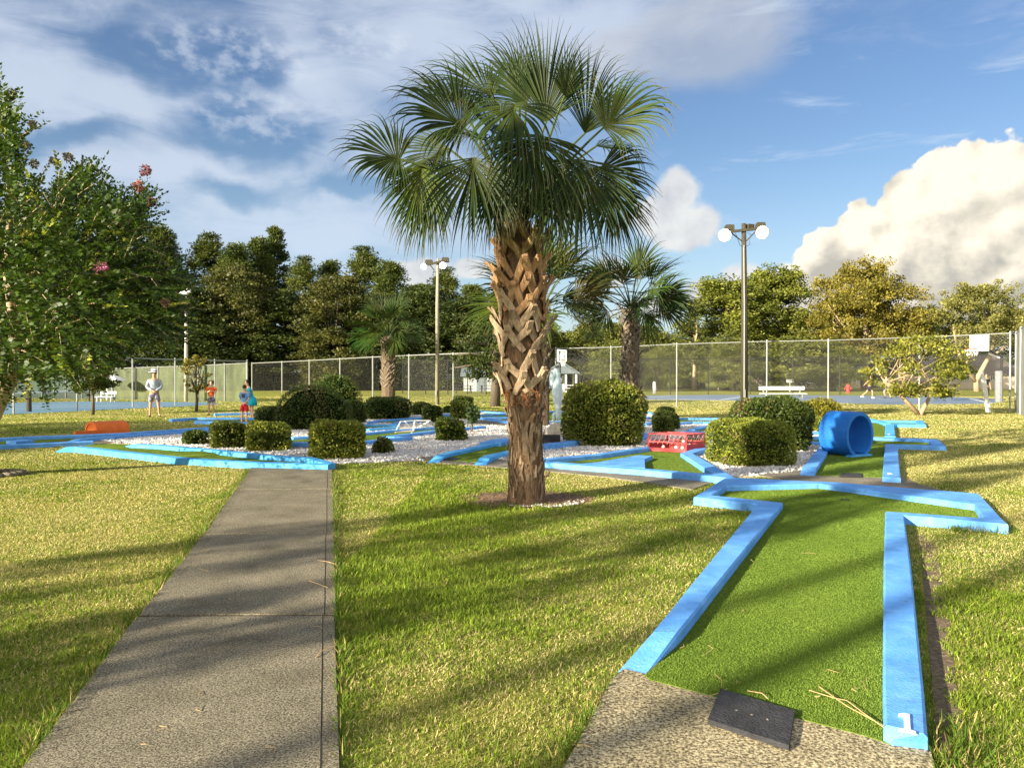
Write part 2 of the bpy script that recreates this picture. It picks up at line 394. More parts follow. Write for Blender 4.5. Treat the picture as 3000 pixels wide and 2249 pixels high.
# wisps
wn = noise(scaled(3.0, 13.0, -.42), 2.0, 9, .6, .5)
wm = mt('MULTIPLY', sstep(wn, .56, .76), sstep(az, .16, .3))
col = mixc(mt('MULTIPLY', wm, .42), col, (5.2, 5.9, 6.8))
# low band of brighter air
hz = sstep(el, .30, .0)
col = mixc(mt('MULTIPLY', hz, .55), col, (3.9, 5.2, 6.9))
# heaped clouds
cum = [(2930, 545, 170, 130), (2790, 520, 110, 95), (2700, 600, 120, 100), (2640, 690, 120, 95), (2760, 700, 230, 150), (2960, 700, 240, 180), (2520, 660, 80, 70), (2460, 745, 130, 90),
       (2390, 820, 110, 80), (2600, 830, 240, 140), (2850, 860, 300, 200), (3150, 640, 250, 260), (3300, 800, 350, 300), (2360, 880, 150, 90), (3020, 470, 90, 60)]
soft = [(1985, 565, 85, 85), (1940, 640, 120, 95), (2030, 655, 110, 85), (1990, 690, 130, 60), (1785, 800, 80, 55), (1960, 880, 70, 45), (2060, 865, 80, 60), (2170, 820, 90, 60), (2200, 880, 130, 60), (1880, 910, 110, 45), (1240, 800, 130, 60), (1390, 785, 90, 40), (2330, 840, 120, 70)]
def heaps(vec):
    s = blobs(cum, vec)
    big = noise(vec, 17, 3, .5); fine = noise(vec, 34, 9, .62)
    return mt('ADD', s, mt('ADD', mt('MULTIPLY', mt('SUBTRACT', big, .5), .75), mt('MULTIPLY', mt('SUBTRACT', fine, .5), .62)))
S0 = heaps(ang)
def relief(vec): return mt('ADD', mt('MULTIPLY', noise(vec, 11, 2.5, .45), 1.0), mt('MULTIPLY', noise(vec, 30, 6, .55), .45))
rel = mt('SUBTRACT', relief(shifted(.0, .0)), relief(shifted(-.013, .012)))
alpha = sstep(S0, .06, .19)
inner = sstep(S0, .1, .9)
lowc = sstep(el, .215, .09)
lit = mt('ADD', mt('MULTIPLY', rel, 3.3), mt('SUBTRACT', .92, mt('MULTIPLY', mt('MULTIPLY', inner, .75), lowc)), clamp=True)
ccol = mixc(lit, (3.9, 3.75, 3.35), (8.3, 7.6, 6.2))
# soft small clouds
sf = mt('ADD', blobs(soft), mt('MULTIPLY', mt('SUBTRACT', noise(ang, 26, 7, .55), .5), .85))
sa = sstep(sf, .10, .48)
sl = mt('ADD', mt('MULTIPLY', rel, 2.2), .6, clamp=True)
scol = mixc(sl, (4.1, 4.2, 4.5), (6.7, 6.6, 6.3))
col = mixc(mt('MULTIPLY', sa, .88), col, scol)
col = mixc(alpha, col, ccol)
# fill light added to the unseen sky behind the viewpoint, as bright cloud
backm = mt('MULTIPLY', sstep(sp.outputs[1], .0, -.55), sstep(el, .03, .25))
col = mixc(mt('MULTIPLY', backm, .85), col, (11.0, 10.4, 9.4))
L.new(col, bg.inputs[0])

SC.view_settings.view_transform = 'Standard'; SC.view_settings.look = 'None'; SC.view_settings.exposure = 1.55; SC.view_settings.gamma = 1
SC.cycles.max_bounces = 6; SC.cycles.diffuse_bounces = 3; SC.cycles.transparent_max_bounces = 24; SC.cycles.transmission_bounces = 3
SC.cycles.use_denoising = True

# ------------------------------------------------------------------ ground and lawn bed
g = MB(); g.add([(-900, -300, 0), (900, -300, 0), (900, 1500, 0), (-900, 1500, 0)], [(0, 1, 2, 3)])
tag(g.build('ground', MT['ground']), kind='structure')
MASK = []           # ground outlines that carry no grass
def sheet(name, px, z, mat, kind='structure', mask=True, parent=None, pts=None):
    poly = pts or [G(a, b) for a, b in px]
    m = MB(); m.prism(poly, 0.002 if z > .01 else 0, z); o = m.build(name, mat, parent)
    if kind: tag(o, kind=kind)
    if mask: MASK.append([(p.x, p.y) for p in poly])
    return o
# the concrete path of five slabs, edging strips scored down both sides
pl = [(30, 2330), (81, 2249), (405, 1815), (598, 1572), (690, 1440), (738, 1373)]
pr = [(998, 2330), (996, 2249), (982, 1812), (978, 1569), (975, 1437), (972, 1373)]
m = MB()
cuts = [0, 2, 3, 4, 5]
PLW, PRW = [G(*p) for p in pl], [G(*p) for p in pr]
PLW[0] = PLW[1] + (PLW[1] - PLW[5]).normalized() * 2.6; PRW[0] = PRW[1] + (PRW[1] - PRW[5]).normalized() * 2.6
for k in range(4):
    a, b = cuts[k], cuts[k + 1]
    l0, l1, r0, r1 = PLW[a], PLW[b], PRW[a], PRW[b]
    gap = .020 if k != 0 else .026
    for f0, f1 in ((.0, .066), (.069, .940), (.943, 1.0)):
        q = []
        for (l, r), e in (((l0, r0), gap), ((l1, r1), -gap)):
            for f in ((f0, f1) if e > 0 else (f1, f0)):
                p = l.lerp(r, f); q.append((p.x, p.y + e))
        h = .030 if .5 < f1 < .95 else .027
        m.prism(q, .004, h)
sheet_poly = PLW + PRW[::-1]
tag(m.build('path', MT['path']), kind='structure'); MASK.append([(p.x, p.y) for p in sheet_poly])
m = MB(); m.prism(sheet_poly, .002, .021); tag(m.build('path_bed', pmat('path_joint_soil', [(.3, (.05, .038, .025)), (.7, (.12, .09, .06))], 40, 1)), kind='structure')
sheet('tee_pavement', [(1390, 2800), (1660, 2249), (1800, 1990), (1830, 1972), (1900, 1990), (2560, 2150), (2640, 2185), (2722, 2200), (2735, 2249), (2860, 2800)], .026, MT['pad'])
sl_ = [(2692, 1560), (2706, 1700), (2722, 1900), (2738, 2100), (2760, 2260), (2840, 2290), (2830, 2150), (2800, 2000), (2785, 1850), (2765, 1700), (2740, 1600)]
sheet('bare_soil', sl_, .004, pmat('bare_soil', [(.3, (.07, .05, .03)), (.55, (.19, .14, .085)), (.75, (.34, .26, .15))], 26, 1, 1.0, 60), mask=False)
sa_, sb_ = [G(2690, 1640), G(2706, 1800), G(2738, 2100), G(2750, 2240)], [G(2722, 1640), G(2748, 1800), G(2778, 2000), G(2800, 2240)]
def jag(l, amp): return [l[i].lerp(l[i + 1], k / 14) + Vector((random.gauss(0, amp), random.gauss(0, amp * .5), 0)) for i in range(len(l) - 1) for k in range(14)]
MASK.append([(p.x, p.y) for p in jag(sa_, .004) + jag(sb_, .05)[::-1]])
sheet('pavement', [(2210, 1394), (2330, 1384), (2372, 1373), (2450, 1386), (2625, 1392), (2690, 1420), (2760, 1440), (2560, 1440)], .020, MT['strip'])
sheet('walkway', [(1205, 1344), (1270, 1339), (1420, 1345), (1600, 1357), (1850, 1372), (2100, 1396), (2130, 1400), (2030, 1436), (1780, 1400), (1560, 1378), (1300, 1359)], .018, MT['strip'])
sheet('concrete_apron', [(205, 1304), (150, 1312), (185, 1292), (270, 1291), (300, 1292), (350, 1298)], .016, MT['strip'])
sheet('concrete_apron', [(1390, 1243), (1412, 1228), (1500, 1242), (1480, 1250)], .018, MT['strip'])
sheet('concrete_apron', [(1995, 1268), (2085, 1270), (2090, 1284), (2010, 1283)], .018, MT['strip'])
sheet('concrete_apron', [(862, 1304), (905, 1302), (905, 1315), (850, 1317)], .018, MT['strip'])
gv = [(245, 1297), (350, 1280), (480, 1265), (612, 1256), (640, 1250), (860, 1230), (1080, 1230), (1240, 1214), (1400, 1210), (1500, 1214), (1640, 1208), (1900, 1212), (1990, 1236), (2120, 1228),
      (2380, 1252), (2545, 1236), (2600, 1238), (2590, 1248), (2420, 1262), (2425, 1298), (2368, 1376), (2230, 1396), (2120, 1398), (2010, 1350), (1600, 1352), (1400, 1352), (1230, 1350), (985, 1359), (970, 1352), (900, 1342), (600, 1314), (360, 1300)]
sheet('gravel_bed', gv, .012, MT['gravelbase'])
GRAVEL = [(G(*p).x, G(*p).y) for p in gv]
# courts
sheet('court', [(-120, 1184), (230, 1176), (600, 1178), (650, 1184), (520, 1191), (330, 1199), (200, 1206), (-120, 1220)], .012, pmat('court_blue', [(.3, (.10, .19, .27)), (.7, (.15, .26, .35))], .8, .8))
sheet('court', [(1780, 1160), (2080, 1157), (2540, 1159), (2800, 1163), (2950, 1170), (2905, 1182), (2600, 1185), (2300, 1175), (1900, 1170), (1700, 1166)], .012, pmat('court_slate', [(.3, (.12, .17, .25)), (.7, (.19, .25, .33))], .6, .8))
m = MB()
for a, b in (((1900, 1163), (1965, 1160)), ((2110, 1171), (2190, 1160)), ((2560, 1166), (2590, 1168)), ((2840, 1167), (2905, 1181)), ((1930, 1166), (2110, 1172))):
    p, q = G(*a, .016), G(*b, .016); d = (q - p).normalized(); s = Vector((-d.y, d.x, 0)) * .09
    m.add([p - s, q - s, q + s, p + s], [(0, 1, 2, 3)])
for a, b in (((-100, 1200), (300, 1190)), ((-100, 1192), (330, 1185)), ((300, 1190), (480, 1190))):
    p, q = G(*a, .016), G(*b, .016); d = (q - p).normalized(); s = Vector((-d.y, d.x, 0)) * .06
    m.add([p - s, q - s, q + s, p + s], [(0, 1, 2, 3)])
tag(m.build('court_lines', MT['white']), kind='structure')

# ------------------------------------------------------------------ mini golf
HV = [0]
def section(m, A, B, hs, bev=.014):
    """kerb through paired edge points A (one side) and B (other side)"""
    rows = []
    for a, b, h in zip(A, B, hs):
        e = min(bev, h * .4); d = (b - a); d = d / max(d.length, 1e-6)
        rows.append([(a.x, a.y, .001), (a.x, a.y, h - e), (a.x + d.x * e, a.y + d.y * e, h), (b.x - d.x * e, b.y - d.y * e, h), (b.x, b.y, h - e), (b.x, b.y, .001)])
    vs = [q for r in rows for q in r]; fs = []
    for i in range(len(rows) - 1):
        for k in range(5): fs.append((i * 6 + k, i * 6 + k + 1, (i + 1) * 6 + k + 1, (i + 1) * 6 + k))
    fs += [tuple(range(6)), tuple((len(rows) - 1) * 6 + k for k in range(5, -1, -1))]
    m.add(vs, fs)
def resample(A, B, hs, step=.45):
    a2, b2, h2 = [A[0]], [B[0]], [hs[0]]
    for i in range(len(A) - 1):
        n = max(1, int((A[i + 1] - A[i]).length / step))
        for k in range(1, n + 1):
            t = k / n; j = random.uniform(-.003, .003) if k < n else 0
            a2.append(A[i].lerp(A[i + 1], t)); b2.append(B[i].lerp(B[i + 1], t)); h2.append(hs[i] * (1 - t) + hs[i + 1] * t + j)
    return a2, b2, h2
def kerb_line(m, px, w=.19, h=.09, s0=False, s1=False, closed=False):
    HV[0] += 1; h = h + (HV[0] % 7) * .0025
    p = [G(*q, h) if len(q) == 2 else Vector(q) for q in px]
    hs = [h] * len(p)
    def slope(p, hs, end):
        if end: p.reverse(); hs.reverse()
        d = (p[1] - p[0]).normalized(); L0 = (p[1] - p[0]).length
        q = p[0] + d * min(.45, L0 * .5); p.insert(1, q); hs.insert(1, h); hs[0] = .012
        if end: p.reverse(); hs.reverse()
    if s0: slope(p, hs, False)
    if s1: slope(p, hs, True)
    n = len(p); A, B = [], []
    for i in range(n):
        d0 = (p[i] - p[i - 1]) if (i > 0 or closed) else (p[1] - p[0])
        d1 = (p[(i + 1) % n] - p[i]) if (i < n - 1 or closed) else d0
        d0 = Vector((d0.x, d0.y, 0)).normalized(); d1 = Vector((d1.x, d1.y, 0)).normalized()
        t = (d0 + d1); t = t.normalized() if t.length > .1 else d0
        k = 1 / max(.45, t.dot(d0)); nn = Vector((-t.y, t.x, 0)) * w / 2 * k
        A.append(p[i] + nn); B.append(p[i] - nn)
    if closed: A.append(A[0]); B.append(B[0]); hs.append(hs[0])
    section(m, *resample(A, B, hs))
def turf(px, parent, z=.028, blades=0, name='turf', mask=True):
    poly = [G(*q, z) for q in px]
    m = MB(); m.prism(poly, .003, z); o = m.build(name, MT['turf'], parent)
    if mask: MASK.append([(p.x, p.y) for p in poly])
    if blades:
        xs = np.array([p.x for p in poly]); ys = np.array([p.y for p in poly]); n = int(blades * (np.ptp(xs) * np.ptp(ys)))
        x = rng.uniform(xs.min(), xs.max(), n); y = rng.uniform(ys.min(), ys.max(), n); k = inpoly(x, y, poly); x, y = x[k], y[k]; n = len(x)
        dist = np.hypot(x, y); keep = rng.random(n) < np.clip(4.5 / dist, .2, 1); x, y, dist = x[keep], y[keep], dist[keep]; n = len(x)
        pos = np.stack([x, y, np.full(n, z - .002)], 1); ax = np.stack([rng.normal(0, .55, n), rng.normal(0, .55, n), np.ones(n)], 1)
        V, Fq = leafquads(pos, ax, rng.uniform(.006, .0115, n), .0022 + .0009 * dist)
        t = (rng.random(n) * .7 + vnoise(x, y, 2.5, 3) * .5)[:, None]
        c = np.array([[.085, .150, .018]]) * (1 - t) + np.array([[.18, .255, .042]]) * t
        raw_mesh('pile', V, Fq, MT['turfblade'], o, np.repeat(c, 4, 0))
    return o
def hole(base, label, group='mini golf holes edged with blue kerbs'):
    return empty('golf_hole', G(*base), label, 'golf hole', group)
def digit(ch, at, parent, size=.1, rz=0, z=.1):
    o = None
    if ch == '1':
        poly = [(-.5, 0), (.5, 0), (.5, .12), (.2, .17), (.2, 1.5), (-.12, 1.5), (-.5, 1.36), (-.5, 1.25), (-.17, 1.3), (-.17, .17), (-.5, .12)]
        c, s = math.cos(rz), math.sin(rz)
        pts = [(at.x + (c * x - s * y * 1.9) * size, at.y + (s * x + c * y * 1.9) * size) for x, y in poly]
        m = MB(); m.prism(pts, z, z + .008); o = m.build('number', MT['white'], parent)
    else:
        cu = bpy.data.curves.new('number', 'FONT'); cu.body = ch; cu.size = size * 2; cu.extrude = .004; cu.materials.append(MT['white'])
        tmp = bpy.data.objects.new('tmp', cu); C.objects.link(tmp); me = bpy.data.meshes.new_from_object(tmp.evaluated_get(bpy.context.evaluated_depsgraph_get())); bpy.data.objects.remove(tmp); me.name = 'number'
        o = link('number', me, parent)
        o.location = Vector((at.x, at.y, z + .004)) - parent.location; o.rotation_euler = (0, 0, rz)
    return o
Z8 = lambda x, y: (1900 + x * .4973, 1300 + y * .4973)
# hole one, nearest the camera
h1 = hole((2230, 1800), 'nearest golf hole, wide green turf lane ending in a T, blue kerb numbered 1')
m = MB(); KH = .10
out = [(1812, 1962, .015), (1908, 1850), Z8(640, 352), Z8(265, 312), Z8(460, 196), Z8(1110, 225), Z8(1940, 291), Z8(2120, 473), Z8(1505, 420), Z8(1545, 700), (2706, 2010), (2718, 2150), (2722, 2192, .03)]
inn = [(1888, 1984, .015), (1990, 1850), Z8(792, 345), Z8(372, 301), Z8(460, 248), Z8(1005, 233), Z8(1920, 356), Z8(1976, 436), Z8(1395, 397), Z8(1385, 700), (2586, 2010), (2589, 2120), (2610, 2178, .03)]
hs = [.014, KH, KH, KH, KH, KH, KH, KH, KH, KH, KH, KH, .05]
A = [G(q[0], q[1], q[2] if len(q) > 2 else KH) for q in out]; B = [G(q[0], q[1], q[2] if len(q) > 2 else KH) for q in inn]
section(m, *resample(A, B, hs, .3)); kb1 = m.build('kerb', MT['blue'], h1)
MASK.append([(p.x, p.y) for p in A])
tp = [Z8(5, 905)] ; tpx = [(1880, 1982), (1985, 1852), Z8(792, 350), Z8(372, 306), Z8(460, 252), Z8(1005, 240), Z8(1925, 360), Z8(1980, 440), Z8(1390, 400), Z8(1380, 700), (2584, 2010), (2589, 2120), (2634, 2182), (2540, 2155), (1905, 1990)]
tpoly = []
for q, p in zip(tpx, list(B) + [None, None]):
    tpoly.append(Vector((p.x, p.y, 0)) if p is not None else G(*q, .028))
# turf reaches just under the inner kerb edge
m = MB(); z = .03
def turf_world(poly, parent, blades):
    m = MB(); m.prism([(p.x, p.y) for p in poly], .003, z); o = m.build('turf', MT['turf'], parent)
    xs = np.array([p.x for p in poly]); ys = np.array([p.y for p in poly]); n = int(blades * np.ptp(xs) * np.ptp(ys))
    x = rng.uniform(xs.min(), xs.max(), n); y = rng.uniform(ys.min(), ys.max(), n); k = inpoly(x, y, poly); x, y = x[k], y[k]
    dist = np.hypot(x, y); keep = rng.random(len(x)) < np.clip(3.6 / dist, .2, 1); x, y, dist = x[keep], y[keep], dist[keep]; n = len(x)
    pos = np.stack([x, y, np.full(n, z - .002)], 1); ax = np.stack([rng.normal(0, .6, n), rng.normal(0, .6, n), np.ones(n)], 1)
    V, Fq = leafquads(pos, ax, rng.uniform(.006, .0115, n), .0018 + .0008 * dist)
    t = (rng.random(n) * .62 + vnoise(x, y, 1.1, 3) * .55 + vnoise(x, y, 4.5, 6) * .25 - .12)[:, None]
    c = np.array([[.085, .150, .018]]) * (1 - t) + np.array([[.18, .255, .042]]) * t
    raw_mesh('pile', V, Fq, MT['turfblade'], o, np.repeat(c, 4, 0))
    return o
turf_world(tpoly, h1, 26000)
MASK.append([(p.x, p.y) for p in tpoly])
cp = G(2475, 1463, .034); m = MB(); m.lathe(cp, [(.058, -.002), (.058, .002), (.050, .0025), (.048, .0), (.001, -.001)], 20); m.build('cup', MT['dark'], h1)
digit('1', G(2658, 2146, .1), h1, .062, R(-27), .101)
# dark tee mats lie on the paving and can be lifted away
def mat_obj(px, z, label, thick=.022):
    q = [G(a, b, z) for a, b in px]; c = sum(q, Vector()) / 4
    t = empty('tee_mat', (c.x, c.y, z), label, 'rubber mat', 'rubber tee mats')
    m = MB(); m.prism([(p.x, p.y) for p in q], z, z + thick); m.build('pad', MT['dark'], t)
    for f in (.3, .5, .7):
        m = MB(); p = q[0].lerp(q[1], f).lerp(q[3].lerp(q[2], f), .5); m.lathe((p.x, p.y, z + thick), [(.006, 0), (.006, .0015), (.001, .002)], 10); m.build('tee_hole', MT['strip'], t)
mat_obj([(2111, 2029), (2329, 2094), (2311, 2197), (2073, 2120)], .031, 'black rubber tee mat lying across the turf edge at the nearest hole')
mat_obj([(2470, 1386), (2527, 1388), (2525, 1397), (2458, 1396)], .029, 'small dark tee mat in front of the blue tunnel hole', .012)
mat_obj([(1305, 1341), (1355, 1343), (1332, 1349), (1292, 1347)], .024, 'small dark tee mat at the start of the hole left of the palm trunk', .012)

# hole two with the blue tunnel
h2 = hole((2490, 1340), 'golf hole with a blue tunnel standing on its turf, kerb numbered 2')
m = MB()
kerb_line(m, [(2364, 1380), (2425, 1297), (2424, 1294), (2374, 1294)], .22, s0=True)
kerb_line(m, [(2374, 1279), (2575, 1281), (2733, 1287), (2752, 1305), (2628, 1302), (2611, 1302), (2611, 1345), (2612, 1397)], .24)
m.build('kerb', MT['blue'], h2)
turf([(2372, 1390), (2425, 1300), (2376, 1292), (2376, 1281), (2735, 1289), (2745, 1303), (2608, 1302), (2605, 1398)], h2, blades=4000)
digit('2', G(2600, 1389, .1), h2, .075, R(-20), .104)
tb = empty('tunnel', G(2478, 1332, .028), 'bright blue arched tunnel open at both ends on the turf', 'golf obstacle')
ax = Vector((math.sin(R(30)), -math.cos(R(30)), 0)).normalized(); sdv = Vector((-ax.y, ax.x, 0))
m = MB(); ro, ri, ln = .445, .375, .62; n = 40
cz = .028 + .41; cpt = Vector((tb.location.x, tb.location.y, cz))
a0, a1 = R(-68), R(248); vs = []; fs = []
for k in range(n + 1):
    a = a0 + (a1 - a0) * k / n
    for r, e in ((ri, -1), (ro, -1), (ro, 1), (ri, 1)):
        vs.append(cpt + sdv * math.cos(a) * r * .93 + Vector((0, 0, math.sin(a) * r)) + ax * e * ln / 2)
for k in range(n):
    for j in range(4): fs.append((k * 4 + j, k * 4 + (j + 1) % 4, (k + 1) * 4 + (j + 1) % 4, (k + 1) * 4 + j))
fs += [(0, 1, 2, 3), (n * 4 + 3, n * 4 + 2, n * 4 + 1, n * 4)]
m.add(vs, fs); o = m.build('arch', MT['tunnel'], tb, True)
o.data.polygons.foreach_set('use_smooth', [False] * len(o.data.polygons))
m = MB(); m.bar(cpt + ax * .30 - sdv * .34 + Vector((0, 0, -.392)), cpt + ax * .30 + sdv * .30 + Vector((0, 0, -.392)), .12, .03); m.build('sill', MT['blue2'], tb)
m = MB(); m.bar(cpt + ax * .0 + sdv * .335 + Vector((0, 0, -.20)), cpt + ax * .0 + sdv * .335 + Vector((0, 0, -.199)), .5, .02); 
# hole behind the tunnel
h3 = hole((2620, 1250), 'far golf hole of short pale kerbs directly behind the blue tunnel')
m = MB(); kerb_line(m, [(2545, 1231), (2693, 1232), (2700, 1243), (2620, 1242), (2607, 1243), (2608, 1277)], .24); kerb_line(m, [(2545, 1226), (2580, 1233), (2600, 1240)], .2); m.build('kerb', MT['blue2'], h3)
turf([(2545, 1240), (2560, 1232), (2692, 1234), (2690, 1243), (2604, 1243), (2604, 1278), (2545, 1277)], h3)
digit('3', G(2600, 1273, .1), h3, .09, R(-20), .104)
# hole with the triangle block, right of the palm
h6 = hole((1950, 1355), 'golf hole right of the palm trunk with a triangular blue block on its turf')
m = MB()
kerb_line(m, [(1580, 1351), (1750, 1364), (1888, 1374), (2124, 1395), (2012, 1327), (2085, 1303)], .23)
kerb_line(m, [(1580, 1345), (1750, 1330), (1900, 1309), (1960, 1298)], .17)
m.build('kerb', MT['blue'], h6)
q = [G(*p, .095) for p in ((1700, 1358), (1750, 1354), (1870, 1333), (1911, 1335), (1888, 1345), (1890, 1371))]
m = MB(); m.prism([(p.x, p.y) for p in q], .004, .097); m.build('block', MT['blue'], h6)
turf([(1590, 1353), (1750, 1332), (1900, 1311), (1985, 1290), (2075, 1288), (2080, 1304), (2014, 1330), (2120, 1398), (1890, 1376)], h6, blades=2500)
h6b = hole((2030, 1285), 'strip of turf behind the red cage with a grey tee')
turf([(1985, 1283), (2095, 1281), (2092, 1290), (1985, 1292)], h6b, .024)
# hole left of the palm
h5 = hole((1420, 1325), 'golf hole curving behind the palm trunk from a grey tee with a white number')
m = MB()
kerb_line(m, [(1268, 1342), (1309, 1327), (1434, 1300), (1500, 1287), (1580, 1281)], .2, s0=True)
kerb_line(m, [(1405, 1350), (1434, 1334), (1496, 1321), (1560, 1312), (1600, 1302)], .22, s0=True)
m.build('kerb', MT['blue2'], h5)
m = MB(); kerb_line(m, [(1585, 1301), (1641, 1296), (1706, 1287), (1730, 1278)], .22, .13); kerb_line(m, [(1436, 1296), (1470, 1288), (1500, 1284)], .5, .10); m.build('end_kerb', MT['blue'], h5)
m = MB(); p = G(1602, 1290, .1); m.box((p.x, p.y + .1, .14), (.62, .2, .16)); m.build('drain_box', MT['dark'], h5)  # solid dark block, its colour stands in for the unlit kerb opening
turf([(1275, 1345), (1310, 1328), (1436, 1301), (1580, 1283), (1598, 1300), (1498, 1323), (1436, 1336), (1405, 1353)], h5, blades=2500)
digit('3', G(1417, 1344, .07), h5, .08, R(20), .085)
# front left hole whose end meets the path
h7 = hole((600, 1325), 'low golf hole at the end of the concrete path, kerb painted pale blue')
m = MB(); kerb_line(m, [(165, 1309), (230, 1308), (525, 1340), (746, 1353), (968, 1359)], .2, .10, s0=True); m.build('kerb', MT['blue2'], h7)
m = MB(); kerb_line(m, [(355, 1298), (468, 1303), (600, 1314), (790, 1333), (905, 1340), (966, 1356)], .2, .095, s0=True); m.build('kerb', MT['blue2'], h7)
turf([(225, 1308), (360, 1301), (600, 1316), (790, 1335), (900, 1343), (950, 1358), (746, 1355), (525, 1342)], h7, blades=2500)
for qx, qy in ((330, 1309), (560, 1331)):
    c_ = G(qx, qy, .02); m = MB(); m.sphere(c_, (.75, .42, .055), 20); m.build('turf_hump', MT['turf'], h7, True)
# left hole with the orange half barrel
h8 = hole((420, 1270), 'long narrow golf hole left of the hedges with an orange barrel over it')
m = MB()
kerb_line(m, [(612, 1251), (363, 1268), (268, 1272), (100, 1278), (0, 1283), (-80, 1287)], .2); kerb_line(m, [(614, 1252), (600, 1259), (430, 1270), (270, 1282), (185, 1290)], .2, s1=True)
kerb_line(m, [(272, 1291), (110, 1298), (0, 1303), (-80, 1306)], .22); kerb_line(m, [(32, 1292), (85, 1288)], .35)
m.build('kerb', MT['blue'], h8)
turf([(608, 1253), (363, 1269), (100, 1280), (-80, 1288), (-80, 1305), (110, 1297), (185, 1290), (430, 1270)], h8)
ob = empty('half_barrel', G(313, 1277), 'orange half barrel lying across the narrow blue kerbed lane', 'golf obstacle')
a, b = G(280, 1276), G(348, 1272); n = 14; d = (b - a).normalized(); s = Vector((-d.y, d.x, 0)); m = MB(); vs = []; fs = []
for e in (a - d * .12, b + d * .12):
    for k in range(n + 1):
        t = math.pi * k / n
        for r in (.33, .27): vs.append(e + s * math.cos(t) * r * 1.15 + Vector((0, 0, .05 + math.sin(t) ** .8 * r)))
q = 2 * (n + 1)
for k in range(n):
    i = 2 * k; fs += [(i, i + 2, q + i + 2, q + i), (i + 1, q + i + 1, q + i + 3, i + 3), (i, i + 1, i + 3, i + 2), (q + i, q + i + 2, q + i + 3, q + i + 1)]
fs += [(0, q, q + 1, 1), (2 * n, 2 * n + 1, q + 2 * n + 1, q + 2 * n)]
m.add(vs, fs); m.build('shell', MT['orange'], ob)
for e in (a - d * .10, b + d * .10):
    m = MB(); q_ = [e + s * math.cos(math.pi * k / n) * .275 * 1.15 + Vector((0, 0, .05 + math.sin(math.pi * k / n) ** .8 * .275)) for k in range(n + 1)]; m.add(q_ + [v + d * .03 for v in q_], [tuple(range(n + 1)), tuple(range(2 * n + 1, n, -1))] + [(k, n + 1 + k, n + 2 + k, k + 1) for k in range(n)]); m.build('end_panel', MT['orange'], ob)
m = MB(); m.box(G(330, 1278) + Vector((-.5, -.28, .1)), (.62, .10, .14), rz=math.atan2(d.y, d.x)); m.build('lip', MT['orange'], ob)
# far holes
def simple_hole(base, label, lines, tpx, mat='blue', w=.2):
    h = hole(base, label)
    for l in lines: m = MB(); kerb_line(m, l, w); m.build('kerb', MT[mat], h)
    if tpx: turf(tpx, h)
    return h
simple_hole((680, 1228), 'far golf hole beside the group of players, kerbs in two steps', [[(628, 1211), (740, 1208), (800, 1208)], [(500, 1227), (575, 1223), (725, 1223), (760, 1224)], [(575, 1232), (740, 1237), (770, 1237)]], [(520, 1228), (760, 1225), (765, 1237), (580, 1233)])
simple_hole((980, 1284), 'golf hole passing behind the bright square hedge, with a stepped kerb', [[(855, 1295), (1000, 1297), (1074, 1291), (1192, 1280), (1135, 1277), (1275, 1261), (1417, 1247)], [(855, 1280), (1000, 1273), (1074, 1267), (1165, 1258), (1270, 1251)]], [(850, 1294), (855, 1280), (1074, 1268), (1270, 1252), (1410, 1246), (1135, 1278), (1185, 1281), (1000, 1297)])
simple_hole((1110, 1248), 'short golf hole beside the pale metal frame, with a sloped kerb end', [[(1062, 1243), (1165, 1243)], [(1076, 1256), (1165, 1250)]], [(1062, 1255), (1062, 1244), (1165, 1243), (1165, 1250)], 'blue2')
simple_hole((1180, 1232), 'golf hole in front of the long dark hedge, its kerbs running to the right', [[(1085, 1236), (1110, 1230), (1233, 1222)], [(1155, 1240), (1165, 1236), (1241, 1229)]], [(1090, 1238), (1112, 1231), (1233, 1223), (1241, 1229), (1160, 1239)])
simple_hole((1310, 1216), 'little golf hole in the gap between two dark square hedges', [[(1290, 1213), (1325, 1212)], [(1290, 1224), (1325, 1222)]], [(1290, 1224), (1290, 1213), (1325, 1212), (1325, 1222)])
simple_hole((1450, 1222), 'pointed golf hole left of the palm, kerbs meeting in a sharp tip', [[(1398, 1201), (1440, 1206), (1520, 1209), (1640, 1203)], [(1400, 1215), (1520, 1209)], [(1535, 1240), (1412, 1222), (1530, 1220)]], [(1402, 1214), (1440, 1208), (1530, 1211), (1535, 1238), (1414, 1222)])
simple_hole((1620, 1225), 'golf hole behind the seahorse statue, seen beside the palm trunk', [[(1595, 1204), (1650, 1203)], [(1580, 1236), (1660, 1231)]], [(1580, 1235), (1590, 1205), (1650, 1204), (1660, 1230)])
simple_hole((2040, 1232), 'golf hole beside the three nested hedges, with a bent inner kerb', [[(1985, 1223), (2125, 1224)], [(1985, 1238), (2023, 1235), (2078, 1235), (2122, 1227)]], [(1985, 1237), (1985, 1224), (2120, 1225), (2078, 1234)])
simple_hole((2050, 1255), 'wedge shaped golf hole in front of the large dark hedge', [[(2000, 1262), (2085, 1266), (2130, 1266)], [(2025, 1257), (2120, 1235)]], [(2010, 1262), (2030, 1257), (2120, 1237), (2128, 1265)])
simple_hole((1905, 1235), 'golf hole tucked behind the large round hedge', [[(1893, 1205), (1925, 1212)], [(1893, 1220), (1905, 1222)], [(1885, 1241), (1915, 1234)]], None)
simple_hole((1890, 1280), 'blue kerb corner showing at the foot of the large round hedge', [[(1860, 1282), (1890, 1275), (1888, 1268)]], None)
simple_hole((2400, 1285), 'golf lane end showing between the dark hedge and the tunnel', [[(2340, 1266), (2420, 1264)]], None)
